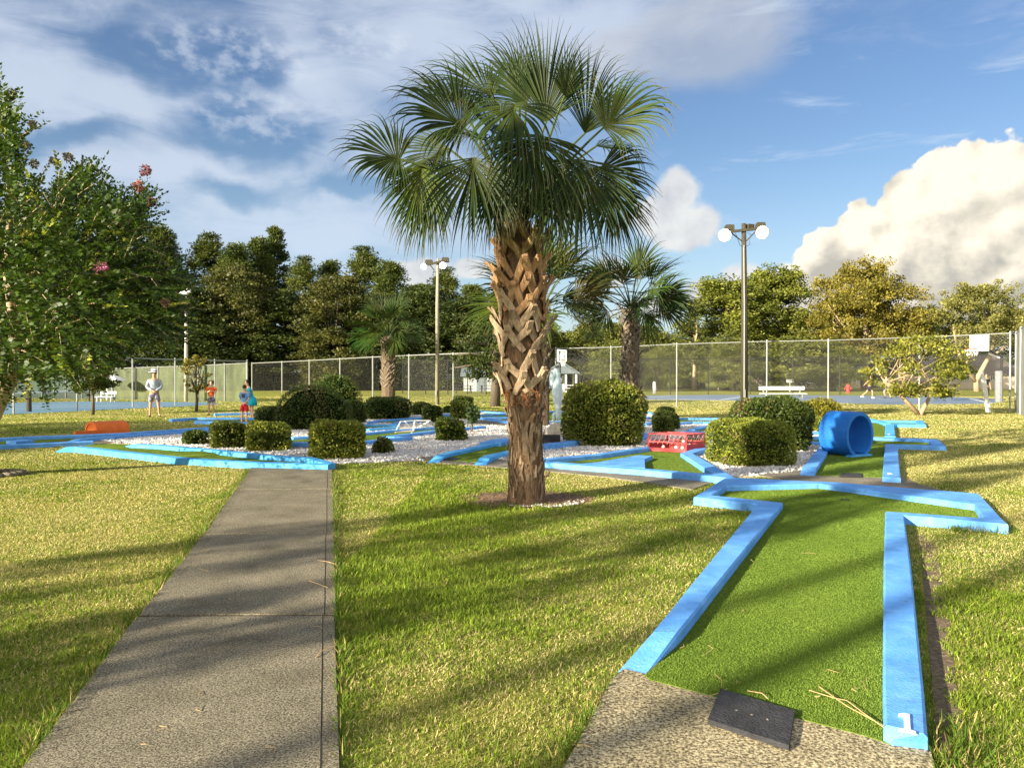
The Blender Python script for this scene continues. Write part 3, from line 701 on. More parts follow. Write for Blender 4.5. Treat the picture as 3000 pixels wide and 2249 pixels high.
# ------------------------------------------------------------------ hedges
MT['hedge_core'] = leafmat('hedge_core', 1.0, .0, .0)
HG = 'clipped hedges in the gravel beds'
def hedge(x0, x1, yt, yb, label, kind='box', leaf=.05, n=2600, tint=(1, 1, 1), dep=None, yaw=None, Yo=0.0):
    r = np.random.default_rng(int(x0 * 13 + yb))
    D = G((x0 + x1) / 2, yb).y + Yo
    wv = (x1 - x0) * M(D); T = dep or wv * .85; D2 = D + T / 2
    wv = (x1 - x0) * M(D + T * .3)
    top = P(x0, yt, D + T * .25).z; cx = P((x0 + x1) / 2, yb, D2).x
    a, b = wv / 2 * .96, T / 2
    if kind == 'box': nn, c, cz = 4.2, top * .52, top * .48
    elif kind == 'round': nn, c, cz = 2.9, top * .55, top * .45
    else: nn, c, cz = 2.25, top * .86, top * .14
    yaw = math.atan2(cx, D2) * -1 if yaw is None else yaw
    t = empty('hedge', (cx, D2, 0), label, 'hedge', HG)
    def surf(u):
        return (np.abs(u[:, 0] / a) ** nn + np.abs(u[:, 1] / b) ** nn + np.abs(u[:, 2] / c) ** nn) ** (-1 / nn)
    def place(p):
        cy, sy = math.cos(yaw), math.sin(yaw)
        return np.stack([cx + p[:, 0] * cy - p[:, 1] * sy, D2 + p[:, 0] * sy + p[:, 1] * cy, np.maximum(cz + p[:, 2], .01)], 1)
    # inner mass of twigs and leaves
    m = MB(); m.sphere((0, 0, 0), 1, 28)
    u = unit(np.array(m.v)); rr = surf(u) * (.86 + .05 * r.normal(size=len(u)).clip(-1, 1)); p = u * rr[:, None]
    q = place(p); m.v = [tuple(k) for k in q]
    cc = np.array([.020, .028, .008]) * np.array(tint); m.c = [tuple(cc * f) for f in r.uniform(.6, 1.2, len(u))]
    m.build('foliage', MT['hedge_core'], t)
    # leaves over and just under the surface
    N = int(n * 2.7); u = unit(r.normal(size=(N, 3)))
    if nn > 3: u = unit(np.sign(u) * np.abs(u) ** .7)
    u *= 1; p = u * surf(u)[:, None]
    nr = np.stack([np.sign(p[:, 0]) * np.abs(p[:, 0] / a) ** (nn - 1) / a, np.sign(p[:, 1]) * np.abs(p[:, 1] / b) ** (nn - 1) / b, np.sign(p[:, 2]) * np.abs(p[:, 2] / c) ** (nn - 1) / c], 1); nr = unit(nr)
    bump = (vnoise(p[:, 0] + p[:, 2] * .7, p[:, 1] + p[:, 2], 3.2, 5) - .5) * leaf * 2.4
    p = p + nr * (bump + r.uniform(-1.1, .55, N) * leaf)[:, None]
    q = place(p); k = q[:, 2] > .02; q = q[k]; nr = nr[k]
    cy, sy = math.cos(yaw), math.sin(yaw); nr = np.stack([nr[:, 0] * cy - nr[:, 1] * sy, nr[:, 0] * sy + nr[:, 1] * cy, nr[:, 2]], 1)
    axd = nr * .55 + r.normal(size=nr.shape) * .62; Lf = leaf * r.uniform(.7, 1.35, len(q))
    V, Fq = leafquads(q - unit(axd) * Lf[:, None] * .4, axd, Lf, Lf * .55, r)
    g1, g2 = np.array([.075, .105, .016]), np.array([.25, .265, .045]); tt = (r.random(len(q)) ** 1.6)[:, None]
    cl = (g1 * (1 - tt) + g2 * tt) * np.array(tint)
    dp = vnoise(q[:, 0] * 1.3 + q[:, 2], q[:, 1] * 1.3 - q[:, 2], 1.5, int(x0)); dm = (dp > .70) & (r.random(len(q)) < .5); cl[dm] = np.array([.15, .115, .05]) * r.uniform(.5, 1.2, (dm.sum(), 1)); cl *= (.72 + .55 * dp)[:, None]
    sh_ = r.random(len(q)) < .012; q[sh_] += nr[sh_] * leaf * r.uniform(.8, 2.6, (sh_.sum(), 1))
    br = r.random(len(q)) < .025; cl[br] = (.20, .13, .05)
    raw_mesh('leaves', V, Fq, MT['hedge'], t, np.repeat(cl, 4, 0))
    # leaf litter collar, a few stems
    return t
DK = (.46, .56, .56); LT = (1.6, 1.5, 1.15); OL = (1.2, 1.05, .8)  # DK works tree shade into the leaf tint, LT works sunlight in
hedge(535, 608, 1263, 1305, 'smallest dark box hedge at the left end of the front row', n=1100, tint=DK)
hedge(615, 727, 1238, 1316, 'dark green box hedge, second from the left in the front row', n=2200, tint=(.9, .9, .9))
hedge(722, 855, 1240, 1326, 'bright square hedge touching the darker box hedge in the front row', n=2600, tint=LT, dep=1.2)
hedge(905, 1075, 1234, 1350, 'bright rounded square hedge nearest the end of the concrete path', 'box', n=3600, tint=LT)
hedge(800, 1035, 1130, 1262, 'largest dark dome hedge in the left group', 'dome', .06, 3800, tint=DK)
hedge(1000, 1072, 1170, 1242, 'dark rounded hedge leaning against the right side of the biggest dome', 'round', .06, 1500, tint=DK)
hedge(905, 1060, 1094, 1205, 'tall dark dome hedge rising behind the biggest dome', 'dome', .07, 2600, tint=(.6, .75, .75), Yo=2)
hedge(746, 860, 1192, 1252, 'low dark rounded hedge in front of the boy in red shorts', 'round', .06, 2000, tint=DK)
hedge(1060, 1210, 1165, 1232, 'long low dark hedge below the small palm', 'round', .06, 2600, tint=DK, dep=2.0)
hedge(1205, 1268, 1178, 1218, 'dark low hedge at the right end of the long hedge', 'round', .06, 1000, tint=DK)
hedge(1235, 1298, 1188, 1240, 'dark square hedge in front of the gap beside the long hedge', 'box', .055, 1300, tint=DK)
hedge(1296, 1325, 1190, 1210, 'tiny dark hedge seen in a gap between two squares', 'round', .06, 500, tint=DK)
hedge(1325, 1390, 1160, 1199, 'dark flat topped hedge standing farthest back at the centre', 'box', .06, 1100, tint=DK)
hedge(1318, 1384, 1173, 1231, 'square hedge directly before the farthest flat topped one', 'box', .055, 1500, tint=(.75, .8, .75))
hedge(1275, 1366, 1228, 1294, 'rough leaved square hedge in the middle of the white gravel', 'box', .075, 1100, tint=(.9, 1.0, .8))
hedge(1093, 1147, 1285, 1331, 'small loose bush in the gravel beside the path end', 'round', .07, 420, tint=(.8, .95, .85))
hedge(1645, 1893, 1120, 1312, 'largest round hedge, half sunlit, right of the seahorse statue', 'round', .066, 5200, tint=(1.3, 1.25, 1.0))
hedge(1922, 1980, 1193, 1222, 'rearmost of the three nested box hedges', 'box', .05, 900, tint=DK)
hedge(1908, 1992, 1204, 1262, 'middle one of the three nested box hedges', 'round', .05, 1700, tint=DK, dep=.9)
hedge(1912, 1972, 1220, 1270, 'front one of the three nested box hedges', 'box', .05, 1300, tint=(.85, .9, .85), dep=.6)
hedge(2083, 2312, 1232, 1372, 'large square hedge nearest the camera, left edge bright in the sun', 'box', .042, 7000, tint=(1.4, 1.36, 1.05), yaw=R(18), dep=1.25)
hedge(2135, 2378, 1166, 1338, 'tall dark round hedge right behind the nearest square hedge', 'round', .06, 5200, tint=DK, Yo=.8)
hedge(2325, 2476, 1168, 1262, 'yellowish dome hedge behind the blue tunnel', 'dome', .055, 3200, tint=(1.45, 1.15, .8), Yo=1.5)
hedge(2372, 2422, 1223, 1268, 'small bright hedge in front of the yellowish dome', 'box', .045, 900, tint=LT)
# sapling
sp_ = empty('sapling', G(1381, 1268), 'thin sapling with a round leafy top in the white gravel', 'sapling')
b = Vector(sp_.location); k = M(b.y); m = MB(); m.tube([b, b + Vector((.03, 0, 28 * k)), b + Vector((.0, 0, 62 * k))], [.03, .025, .012], 6); m.build('trunk', MT['bark'], sp_)
r = np.random.default_rng(4); n = 420; u = unit(r.normal(size=(n, 3))) * (r.random((n, 1)) ** .5)
pos = np.array(b + Vector((.04, 0, 55 * k))) + u * np.array([17 * k, 17 * k, 26 * k]); V, Fq = leafquads(pos, u + r.normal(size=(n, 3)) * .7, r.uniform(.06, .12, n), .06, r)
raw_mesh('crown', V, Fq, MT['hedge'], sp_, np.repeat(np.array([.05, .08, .025]) * r.uniform(.6, 1.7, (n, 1)), 4, 0))

# ------------------------------------------------------------------ palms
def bend(p, d, L, rows, g, pw=1.6):
    out = [p.copy()]; ds = []; d = d.normalized()
    for i in range(rows):
        t = (i + 1) / rows
        d = (d + Vector((0, 0, -1)) * g * (t ** pw)).normalized(); ds.append(d.copy())
        p = p + d * L / rows; out.append(p.copy())
    return out, [ds[0]] + ds
def frond(parent, heart, hub, axis, nrm, RL, spread, r, nseg=46, droop=.30, tip=(1, 1, 1), rows=9, name='frond'):
    axis = axis.normalized(); nrm = (nrm - axis * nrm.dot(axis)).normalized(); side = axis.cross(nrm).normalized()
    vs, fs, cs = [], [], []
    # petiole
    ctrl = heart.lerp(hub, .55) + Vector((0, 0, (hub - heart).length * .10))
    pts = [heart.lerp(ctrl, t).lerp(ctrl.lerp(hub, t), t) for t in [i / 6 for i in range(7)]]
    pm = MB(); pm.tube(pts, [.026 - .013 * i / 6 for i in range(7)], 5)
    vs += pm.v; fs += pm.f; cs += [(.075, .105, .028)] * len(pm.v)
    dth = 2 * spread / nseg; base = r.uniform(.75, 1.25)
    for i in range(nseg + 1):
        th = -spread + dth * i + r.gauss(0, dth * .22)
        q = abs(th) / max(spread, .01)
        L = RL * (1.12 - .42 * q * q) * r.uniform(.9, 1.08)
        d = axis * math.cos(th) + side * math.sin(th) + nrm * (.10 + .16 * q + r.gauss(0, .05))
        st = hub + axis * RL * .16 * (1 - q)
        pp, dd = bend(st, d, L, rows, droop * r.uniform(.45, 1.6), 3.0)
        n0 = len(vs); tint = base * r.uniform(.7, 1.35)
        for j, (p, dj) in enumerate(zip(pp, dd)):
            t = j / rows
            w0 = max(.006, min(L * t * dth * .68, L * .40 * dth * .66 + .002))
            wd = w0 if t < .42 else w0 * max(.07, max(0, 1 - (t - .42) / .58) ** 1.1)
            s = (nrm.cross(dj)); s = s.normalized() if s.length > 1e-3 else side
            up = dj.cross(s).normalized() * -1
            f = .42 * wd
            vs += [p - s * wd, p + up * f, p + s * wd]
            if t < .35: c = (.038, .056, .012)
            elif t < .85: c = (.022, .041, .009)
            else: c = (.06, .06, .024)
            cs += [tuple(c[k] * tint * tip[k] for k in range(3))] * 3
        for j in range(rows):
            a = n0 + j * 3; fs += [(a, a + 1, a + 4, a + 3), (a + 1, a + 2, a + 5, a + 4)]
    o = Vector(parent.location); me = bpy.data.meshes.new(name)
    me.from_pydata([tuple(Vector(v) - o) for v in vs], [], fs); me.materials.append(MT['palm']); setcol(me, np.array(cs))
    return link(name, me, parent)
MT['fibre'] = pmat('palm_fibre', [(.28, (.035, .02, .011)), (.5, (.155, .092, .05)), (.75, (.30, .20, .115))], 9, .95, 1.0, 34, stretch=(5, 5, .9))
MT['fibre2'] = pmat('dark_palm_fibre', [(.25, (.05, .035, .022)), (.5, (.13, .095, .06)), (.75, (.24, .18, .125))], 9, .95, 1.0, 34, stretch=(5, 5, .9)); MT['boot2'] = pmat('grey_palm_boots', [(.2, (.07, .055, .04)), (.5, (.19, .15, .11)), (.8, (.33, .28, .21))], 7, .9, .7, 40, stretch=(3, 3, 1.4))
MT['boot'] = pmat('palm_boots', [(.2, (.16, .10, .055)), (.5, (.37, .255, .155)), (.8, (.56, .44, .31))], 7, .9, .7, 40, stretch=(3, 3, 1.4), attr=True)
def strap(m, pts, nrms, w, th, col):
    rows = []
    for i, (p, n) in enumerate(zip(pts, nrms)):
        d = (pts[min(i + 1, len(pts) - 1)] - pts[max(i - 1, 0)]).normalized(); s = n.cross(d).normalized(); q = d.cross(s).normalized() * -1
        if q.dot(n) < 0: q = -q
        wi = w[i] if hasattr(w, '__len__') else w
        rows.append([p - s * wi, p - s * wi * .75 + q * th, p + s * wi * .75 + q * th, p + s * wi])
    vs = [v for rr in rows for v in rr]; fs = []
    for i in range(len(rows) - 1):
        for k in range(4): fs.append((i * 4 + k, i * 4 + (k + 1) % 4, (i + 1) * 4 + (k + 1) % 4, (i + 1) * 4 + k))
    fs += [(3, 2, 1, 0), tuple((len(rows) - 1) * 4 + k for k in range(4))]
    m.add(vs, fs, col)
def boots(m, cx, cy, z0, z1, rad, r, size=1.0, step=.125, ang=137.5):
    n = int((z1 - z0) / step * 4.3); 
    for i in range(n):
        f = i / n; z = z0 + (z1 - z0) * f; a = R(ang) * i + r.gauss(0, .2); Rr = rad(z)
        if r.random() < .13: continue
        z += r.gauss(0, .03); tone = r.uniform(.75, 1.45)
        col = tuple(tone * c for c in ((.95, .98, 1.0) if f < .45 else ((1.02, .84, .68) if f < .8 else (.62, .60, .40))))
        def at(da, dz, out): return Vector((cx + math.cos(a + da) * (Rr + out), cy + math.sin(a + da) * (Rr + out), z + dz))
        def nr(da): return Vector((math.cos(a + da), math.sin(a + da), .15))
        hw = r.uniform(.38, .74); ht = r.uniform(.15, .31) * size; lift = r.uniform(.015, .09) * size
        for sgn in (-1, 1):
            k = r.uniform(.6, 1.2)
            pts = [at(sgn * hw * k, -.02, .012), at(sgn * hw * .55, ht * .42, .03 * size), at(sgn * .05, ht, lift + .02), at(sgn * -.02, ht + .09 * size * k, lift + .055 * size)]
            strap(m, pts, [nr(sgn * hw), nr(sgn * hw * .5), nr(0), nr(0)], [.034 * size, .046 * size, .050 * size, .044 * size], .02 * size, col)
        L = r.uniform(.03, .16) * size * (1.5 if f > .78 else 1)
        p0 = at(0, ht * .9, lift); dirv = Vector((math.cos(a) * (.75 if f < .8 else .55), math.sin(a) * (.75 if f < .8 else .55), .8)).normalized()
        strap(m, [p0, p0 + dirv * L * .6, p0 + dirv * L * 1.2], [nr(0)] * 3, [.046 * size, .042 * size, .038 * size], .022 * size, tuple(c * .8 for c in col))
# the palm in the middle
PB = G(1543, 1470); PY = PB.y; pk = M(PY)
palm = empty('palm_tree', PB, 'tall palm with shaggy fan crown and criss-crossed leaf bases, in the middle of the lawn', 'palm tree', None)
def PX(px, py, dy=0): return P(px, py, PY + dy)
r = random.Random(3)
prof = [(1472, 62, 1544), (1450, 56, 1543), (1400, 53, 1542), (1300, 51, 1540), (1200, 52, 1538), (1160, 54, 1537), (1100, 56, 1534), (1000, 59, 1531), (900, 61, 1528), (800, 59, 1526), (730, 53, 1525), (690, 45, 1524), (640, 25, 1525)]
pts = [PX(x, y) for y, w_, x in prof]; rads = [w_ * pk * .98 for y, w_, x in prof]
m = MB(); n = 40; vs = []; fs = []
rows = []
for i in range(len(pts) - 1):
    for t in [j / 6 for j in range(6)]: rows.append((pts[i].lerp(pts[i + 1], t), rads[i] * (1 - t) + rads[i + 1] * t))
for c_, rr in rows:
    for k in range(n):
        a = 2 * math.pi * k / n
        q = rr * (1 + .07 * mnoise.noise(Vector((math.cos(a) * 5, math.sin(a) * 5, c_.z * 1.6))) + .035 * mnoise.noise(Vector((math.cos(a) * 14, math.sin(a) * 14, c_.z * 3))))
        vs.append(c_ + Vector((math.cos(a) * q, math.sin(a) * q, 0)))
for i in range(len(rows) - 1):
    for k in range(n): fs.append((i * n + k, i * n + (k + 1) % n, (i + 1) * n + (k + 1) % n, (i + 1) * n + k))
m.add(vs, fs); m.build('trunk', MT['fibre'], palm)
zb0, zb1 = PX(1540, 1135).z, PX(1525, 700).z
def prad(z):
    for i in range(len(pts) - 1):
        if pts[i].z <= z <= pts[i + 1].z:
            t = (z - pts[i].z) / (pts[i + 1].z - pts[i].z); return rads[i] * (1 - t) + rads[i + 1] * t
    return rads[-1]
m = MB(); boots(m, pts[6].x - .02, PY, zb0 - .1, zb1 + .08, prad, r, 1.0, .115)
o = m.build('leaf_bases', MT['boot'], palm); o.scale = (1, 1, 1)
# torn fibre, scales and dead strips hanging on the lower trunk
m = MB()
for i in range(230):
    a = r.uniform(0, 6.28); z0 = r.uniform(.05, 1.45); zz = prad(z0) + .004; hgt = r.uniform(.05, .22); wd = r.uniform(.006, .022); lean = r.gauss(0, .18)
    if math.cos(a - R(-25)) > .2 and r.random() < .4: hgt *= 1.5; wd *= 1.6
    c0 = Vector((pts[3].x + math.cos(a) * zz, PY + math.sin(a) * zz, z0)); nn = Vector((math.cos(a), math.sin(a), 0)); s = Vector((-math.sin(a), math.cos(a), lean))
    e = r.uniform(.004, .035)
    m.add([c0 - s * wd, c0 + s * wd, c0 + s * wd * .6 + nn * e + Vector((0, 0, hgt)) + s * lean * .2, c0 - s * wd * .6 + nn * e + Vector((0, 0, hgt)) + s * lean * .2], [(0, 1, 2, 3)], (r.uniform(.45, 1.1),) * 3)
m.add([PX(1598, 1400, -.1), PX(1608, 1395, -.1), PX(1616, 1372, -.14), PX(1598, 1385, -.1)], [(0, 1, 2, 3)], (.4, .4, .4))
for i in range(150):      # matted red-brown roots under the boots
    a = r.uniform(0, 6.28); z0 = PX(1540, r.uniform(1120, 1195)).z; zz = prad(z0) + r.uniform(0, .03); a2 = a + r.gauss(0, .25)
    m.tube([(pts[5].x + math.cos(a) * zz, PY + math.sin(a) * zz, z0), (pts[5].x + math.cos(a2) * (zz + .02), PY + math.sin(a2) * (zz + .02), z0 + r.gauss(0, .05))], .006, 4, True, (.75, .42, .25))
for i in range(260):      # loose fibres and splinters among the leaf bases
    a = r.uniform(0, 6.28); z0 = r.uniform(zb0 - .12, zb1 + .1); zz = prad(z0) + r.uniform(.0, .05); a2 = a + r.gauss(0, .18); e_ = r.uniform(.02, .10)
    m.tube([(pts[7].x + math.cos(a) * zz, PY + math.sin(a) * zz, z0), (pts[7].x + math.cos(a2) * (zz + e_ * .5), PY + math.sin(a2) * (zz + e_ * .5), z0 + r.gauss(.02, .07))], .0035, 3, True, (r.uniform(.5, .9), r.uniform(.35, .6), r.uniform(.2, .4)))
for i in range(26):       # last broken stubs on the bare trunk below
    a = r.uniform(0, 6.28); z0 = r.uniform(zb0 - .42, zb0 - .02); zz = prad(z0); n_ = Vector((math.cos(a), math.sin(a), 0)); p_ = Vector((pts[5].x, PY, z0)) + n_ * zz; L_ = r.uniform(.03, .13); s_ = Vector((-math.sin(a), math.cos(a), r.gauss(0, .4)))
    strap(m, [p_, p_ + Vector((0, 0, L_ * .6)) + s_ * .02 + n_ * .012, p_ + Vector((0, 0, L_)) + s_ * .05 + n_ * .03], [n_] * 3, [.03, .026, .018], .012, (.75, .68, .6))
m.build('bark_strips', MT['boot'], palm)
heart = PX(1525, 655)
Zp = lambda x, y, d: PX(900 + x * .5427, y * .5427, d)
CAMN = Vector((0, -1, .35))
FR = [((500, 860, -.3), (185, 790, -.5), CAMN, 112, .22), ((850, 690, -.1), (500, 470, -.3), CAMN, 98, .26), ((1000, 520, .3), (640, 300, .3), Vector((-.3, -.6, .8)), 80, .22),
      ((1290, 660, .1), (1275, 140, .2), CAMN, 62, .10), ((1180, 560, .4), (1010, 200, .5), Vector((-.3, -.7, .5)), 62, .22), ((1500, 720, .2), (1560, 260, .2), Vector((.4, -.8, .3)), 55, .20),
      ((1600, 690, -.4), (1930, 470, -.5), Vector((-.35, -1, .25)), 88, .30), ((1560, 790, .2), (1850, 830, .2), Vector((.2, -.5, .9)), 75, .42), ((1590, 900, -.2), (1780, 1090, -.3), CAMN, 108, .18),
      ((620, 900, -.2), (560, 1250, -.3), Vector((.3, -1, .2)), 62, .15), ((900, 850, -.6), (850, 1240, -.9), Vector((-.1, -1, .5)), 72, .2), ((1470, 860, -.5), (1480, 1290, -.8), Vector((.1, -1, .5)), 75, .18),
      ((1120, 560, -.8), (1050, 850, -1.35), Vector((0, -.6, .9)), 85, .32), ((1250, 730, -.7), (1220, 1130, -1.05), Vector((.1, -.8, .6)), 75, .25), ((690, 980, .3), (600, 1300, .4), CAMN, 62, .15),
      ((1640, 1000, .25), (1680, 1320, .3), CAMN, 70, .15), ((1000, 720, .9), (780, 480, 1.3), Vector((-.4, .3, .9)), 85, .35), ((1350, 600, .8), (1540, 330, 1.1), Vector((.4, .2, .9)), 80, .3),
      ((1150, 500, 1.0), (1150, 190, 1.3), Vector((0, .5, .9)), 75, .3), ((800, 900, .8), (560, 950, 1.2), Vector((-.3, .2, .9)), 85, .4), ((1450, 900, .9), (1720, 960, 1.3), Vector((.3, .2, .9)), 85, .4),
      ((1100, 900, 1.0), (1040, 1220, 1.4), Vector((0, .6, .6)), 70, .3), ((1300, 900, .9), (1400, 1220, 1.1), Vector((0, .6, .6)), 70, .3), ((960, 760, -.5), (690, 690, -.85), Vector((-.3, -.5, .9)), 85, .4),
      ((1390, 520, 0), (1440, 240, 0), Vector((.3, -.9, .3)), 55, .15), ((1010, 960, -.3), (1000, 1270, -.45), Vector((-.2, -1, .3)), 62, .18), ((1330, 980, -.3), (1330, 1300, -.4), Vector((.2, -1, .3)), 55, .16),
      ((820, 560, .5), (560, 400, .6), Vector((-.2, -.5, .9)), 72, .25), ((1130, 430, -.3), (1120, 150, -.5), Vector((-.1, -.6, .7)), 55, .25), ((760, 800, .2), (470, 1000, .3), Vector((-.2, -.9, .4)), 80, .2),
      ((1060, 640, -.4), (850, 480, -.8), Vector((-.3, -.5, .8)), 80, .34), ((1330, 640, -.5), (1450, 520, -1.0), Vector((.3, -.5, .8)), 85, .36), ((1180, 760, -.9), (1150, 1000, -1.4), Vector((0, -.5, .9)), 85, .34)]
tips = {6: (1.7, 1.55, 1.0), 9: (2.0, 1.8, 1.1), 12: (1.3, 1.25, 1.0), 13: (1.6, 1.5, 1.1), 2: (1.4, 1.35, 1.1)}  # fronds caught by the sun, lightened through their leaf tint
rf = random.Random(11)
for i, (hb, tp_, nn, spr, dr) in enumerate(FR):
    if i in (17, 20, 28, 31): continue
    hub, tipp = Zp(*hb), Zp(*tp_); axv = (tipp - hub) * (.86 if tp_[1] < 320 else (1.12 if tp_[1] > 1050 else .97))
    frond(palm, heart + Vector((rf.uniform(-.05, .05), rf.uniform(-.05, .05), rf.uniform(-.1, .12))), hub, axv, nn, axv.length * .98, R(spr), rf, 46, dr * 2.3, tips.get(i, (1, 1, 1)))
# mulch bed with white stones round the trunk
bedc = G(1530, 1462)
bp_ = [(bedc.x + .05 + math.cos(a) * (.78 + .20 * mnoise.noise(Vector((math.cos(a) * 2.2, math.sin(a) * 2.2, 0))) + .09 * mnoise.noise(Vector((math.cos(a) * 7, math.sin(a) * 7, 3)))), bedc.y - .02 + math.sin(a) * (.62 + .16 * mnoise.noise(Vector((math.cos(a) * 2.2, math.sin(a) * 2.2, 5))) + .08 * mnoise.noise(Vector((math.cos(a) * 8, math.sin(a) * 8, 7))))) for a in [2 * math.pi * k / 90 for k in range(90)]]
m = MB(); m.prism(bp_, .002, .008); tag(m.build('mulch_bed', pmat('mulch', [(.3, (.07, .045, .028)), (.5, (.19, .125, .08)), (.75, (.36, .26, .17))], 45, 1, 1.0, 80)), kind='structure'); MASK.append([(bedc.x + (x - bedc.x) * .86, bedc.y + (y - bedc.y) * .86) for x, y in bp_])
rm = random.Random(8); m = MB()
for i in range(1500):
    a = rm.uniform(0, 6.283); q = math.sqrt(rm.random()) * .86; x, y = bedc.x + .05 + math.cos(a) * q * 1.0, bedc.y + math.sin(a) * q * .8; an = rm.uniform(0, 3.14); L_ = rm.uniform(.015, .07); h_ = rm.uniform(.008, .022)
    d_ = Vector((math.cos(an), math.sin(an), 0)) * L_ / 2; s_ = Vector((-math.sin(an), math.cos(an), 0)) * rm.uniform(.002, .007); c_ = Vector((x, y, h_)); t_ = rm.uniform(.4, 1.5); z_ = Vector((0, 0, rm.uniform(-.006, .012)))
    m.add([c_ - d_ - s_ - z_, c_ - d_ + s_ - z_, c_ + d_ + s_ + z_, c_ + d_ - s_ + z_], [(0, 1, 2, 3)], (.24 * t_, .15 * t_, .09 * t_))
tag(m.build('bark_mulch', leafmat('mulch_bits', .9, 0, .1)), 'brown bark bits and dry leaf scraps round the palm foot', 'mulch', kind='stuff')

def small_palm(px, base_y, Yd, crown_px, crown_y, tw, label, nfr, seed, boots_=True, tint=(1, 1, 1), style='fan'):
    r = random.Random(seed); k = M(Yd); b = Vector((P(px, base_y, Yd).x, Yd, 0)); hz = P(px, crown_y, Yd).z
    t = empty('palm_tree', b, label, 'palm tree', 'smaller palms beyond the golf course')
    Rr = tw * k / 2; m = MB(); zs = [i / 12 for i in range(13)]
    m.tube([b + Vector((0, 0, z * hz)) for z in zs], [Rr * (1.0 if z < .35 else (1.0 if z < .9 else .7)) for z in zs], 12); m.build('trunk', MT['fibre2'], t)
    m = MB(); boots(m, b.x, b.y, hz * .25, hz * .97, lambda z: Rr * .95, r, .95, .16); m.build('leaf_bases', MT['boot2'], t)
    crown = crown_px * k / 2; hrt = b + Vector((0, 0, hz))
    for i in range(nfr):
        a = 2.4 * i + r.gauss(0, .25); e = (1.25 - 1.75 * ((i + .5) / nfr)) if style == 'fan' else (1.2 - 1.5 * ((i + .5) / nfr)); e += r.gauss(0, .12)
        d = Vector((math.cos(a) * math.cos(e), math.sin(a) * math.cos(e), math.sin(e)))
        hub = hrt + d * crown * .50 + Vector((0, 0, .12 * crown)); axv = (d + Vector((0, 0, -.35))).normalized()
        nr = Vector((-d.x * .3, -d.y * .3, 1)) if r.random() < .6 else Vector((d.y * .5, -abs(d.x) - .5, .5))
        frond(t, hrt, hub, axv, nr, crown * .62, R(r.uniform(60, 95)), r, 26, .30, tuple(c * r.uniform(.8, 1.3) for c in tint), 6)
    return t
small_palm(1138, 1185, 42, 205, 985, 40, 'small round headed palm before the dark trees, left of the tall lamp pole', 34, 5, tint=(1.35, 1.35, 1.15))
small_palm(1848, 1239, 25, 330, 905, 48, 'palm with a shaggy dark crown rising above the largest round hedge', 26, 6, tint=(1.1, 1.1, 1.1))
small_palm(1588, 1245, 23.5, 400, 905, 44, 'palm hidden behind the central trunk, its fans showing on both sides', 24, 8, tint=(1.5, 1.4, 1.0))
# ------------------------------------------------------------------ gravel chips
def chips(name, poly, dens, smin, smax, zz, seed, grow=0.0):
    r = np.random.default_rng(seed); P_ = np.array(poly); a, b = P_.min(0), P_.max(0)
    n = int(dens * (b[0] - a[0]) * (b[1] - a[1])); x = r.uniform(a[0], b[0], n); y = r.uniform(a[1], b[1], n); k = inpoly(x, y, poly)
    if grow: k &= r.random(n) < np.clip(grow / np.hypot(x, y), .15, 1)
    for p in MASK:
        if p is not poly and len(p) and abs(p[0][0] - poly[0][0]) + abs(p[0][1] - poly[0][1]) > 1e-6: k &= ~inpoly(x, y, p)
    x, y = x[k], y[k]; n = len(x)
    s = r.uniform(smin, smax, n)[:, None, None]
    base = np.array([[1, 0, 0], [-.5, .87, 0], [-.5, -.87, 0], [0, 0, .9]]) + r.normal(0, .28, (n, 4, 3)); an = r.uniform(0, 6.28, n)
    ca, sa = np.cos(an)[:, None], np.sin(an)[:, None]
    V = np.stack([base[:, :, 0] * ca - base[:, :, 1] * sa, base[:, :, 0] * sa + base[:, :, 1] * ca, base[:, :, 2]], 2) * s
    V += np.stack([x, y, np.full(n, zz)], 1)[:, None, :]
    Fq = (np.arange(n)[:, None, None] * 4 + np.array([[0, 1, 3], [1, 2, 3], [2, 0, 3]])[None]).reshape(-1, 3)
    t = r.random((n, 1)); c = np.array([[.80, .77, .73]]) * (1 - .35 * t ** 2); d = r.random(n) < .10; c[d] = np.array([.42, .33, .25]) * r.uniform(.6, 1.2, (d.sum(), 1))
    return tag(raw_mesh(name, V.reshape(-1, 3), Fq, MT['chip'], None, np.repeat(c, 4, 0)), 'white stone chips spread between the blue kerbs', 'gravel', kind='stuff')
chips('gravel', GRAVEL, 620, .018, .04, .014, 2)
ring = [(bedc.x + .10 + math.cos(a) * .55 + .12, bedc.y - .22 + math.sin(a) * .42) for a in [2 * math.pi * k / 20 for k in range(20)]]
o = chips('gravel', ring, 900, .010, .024, .012, 3); 
o['label'] = 'white stone chips scattered at the foot of the palm trunk'

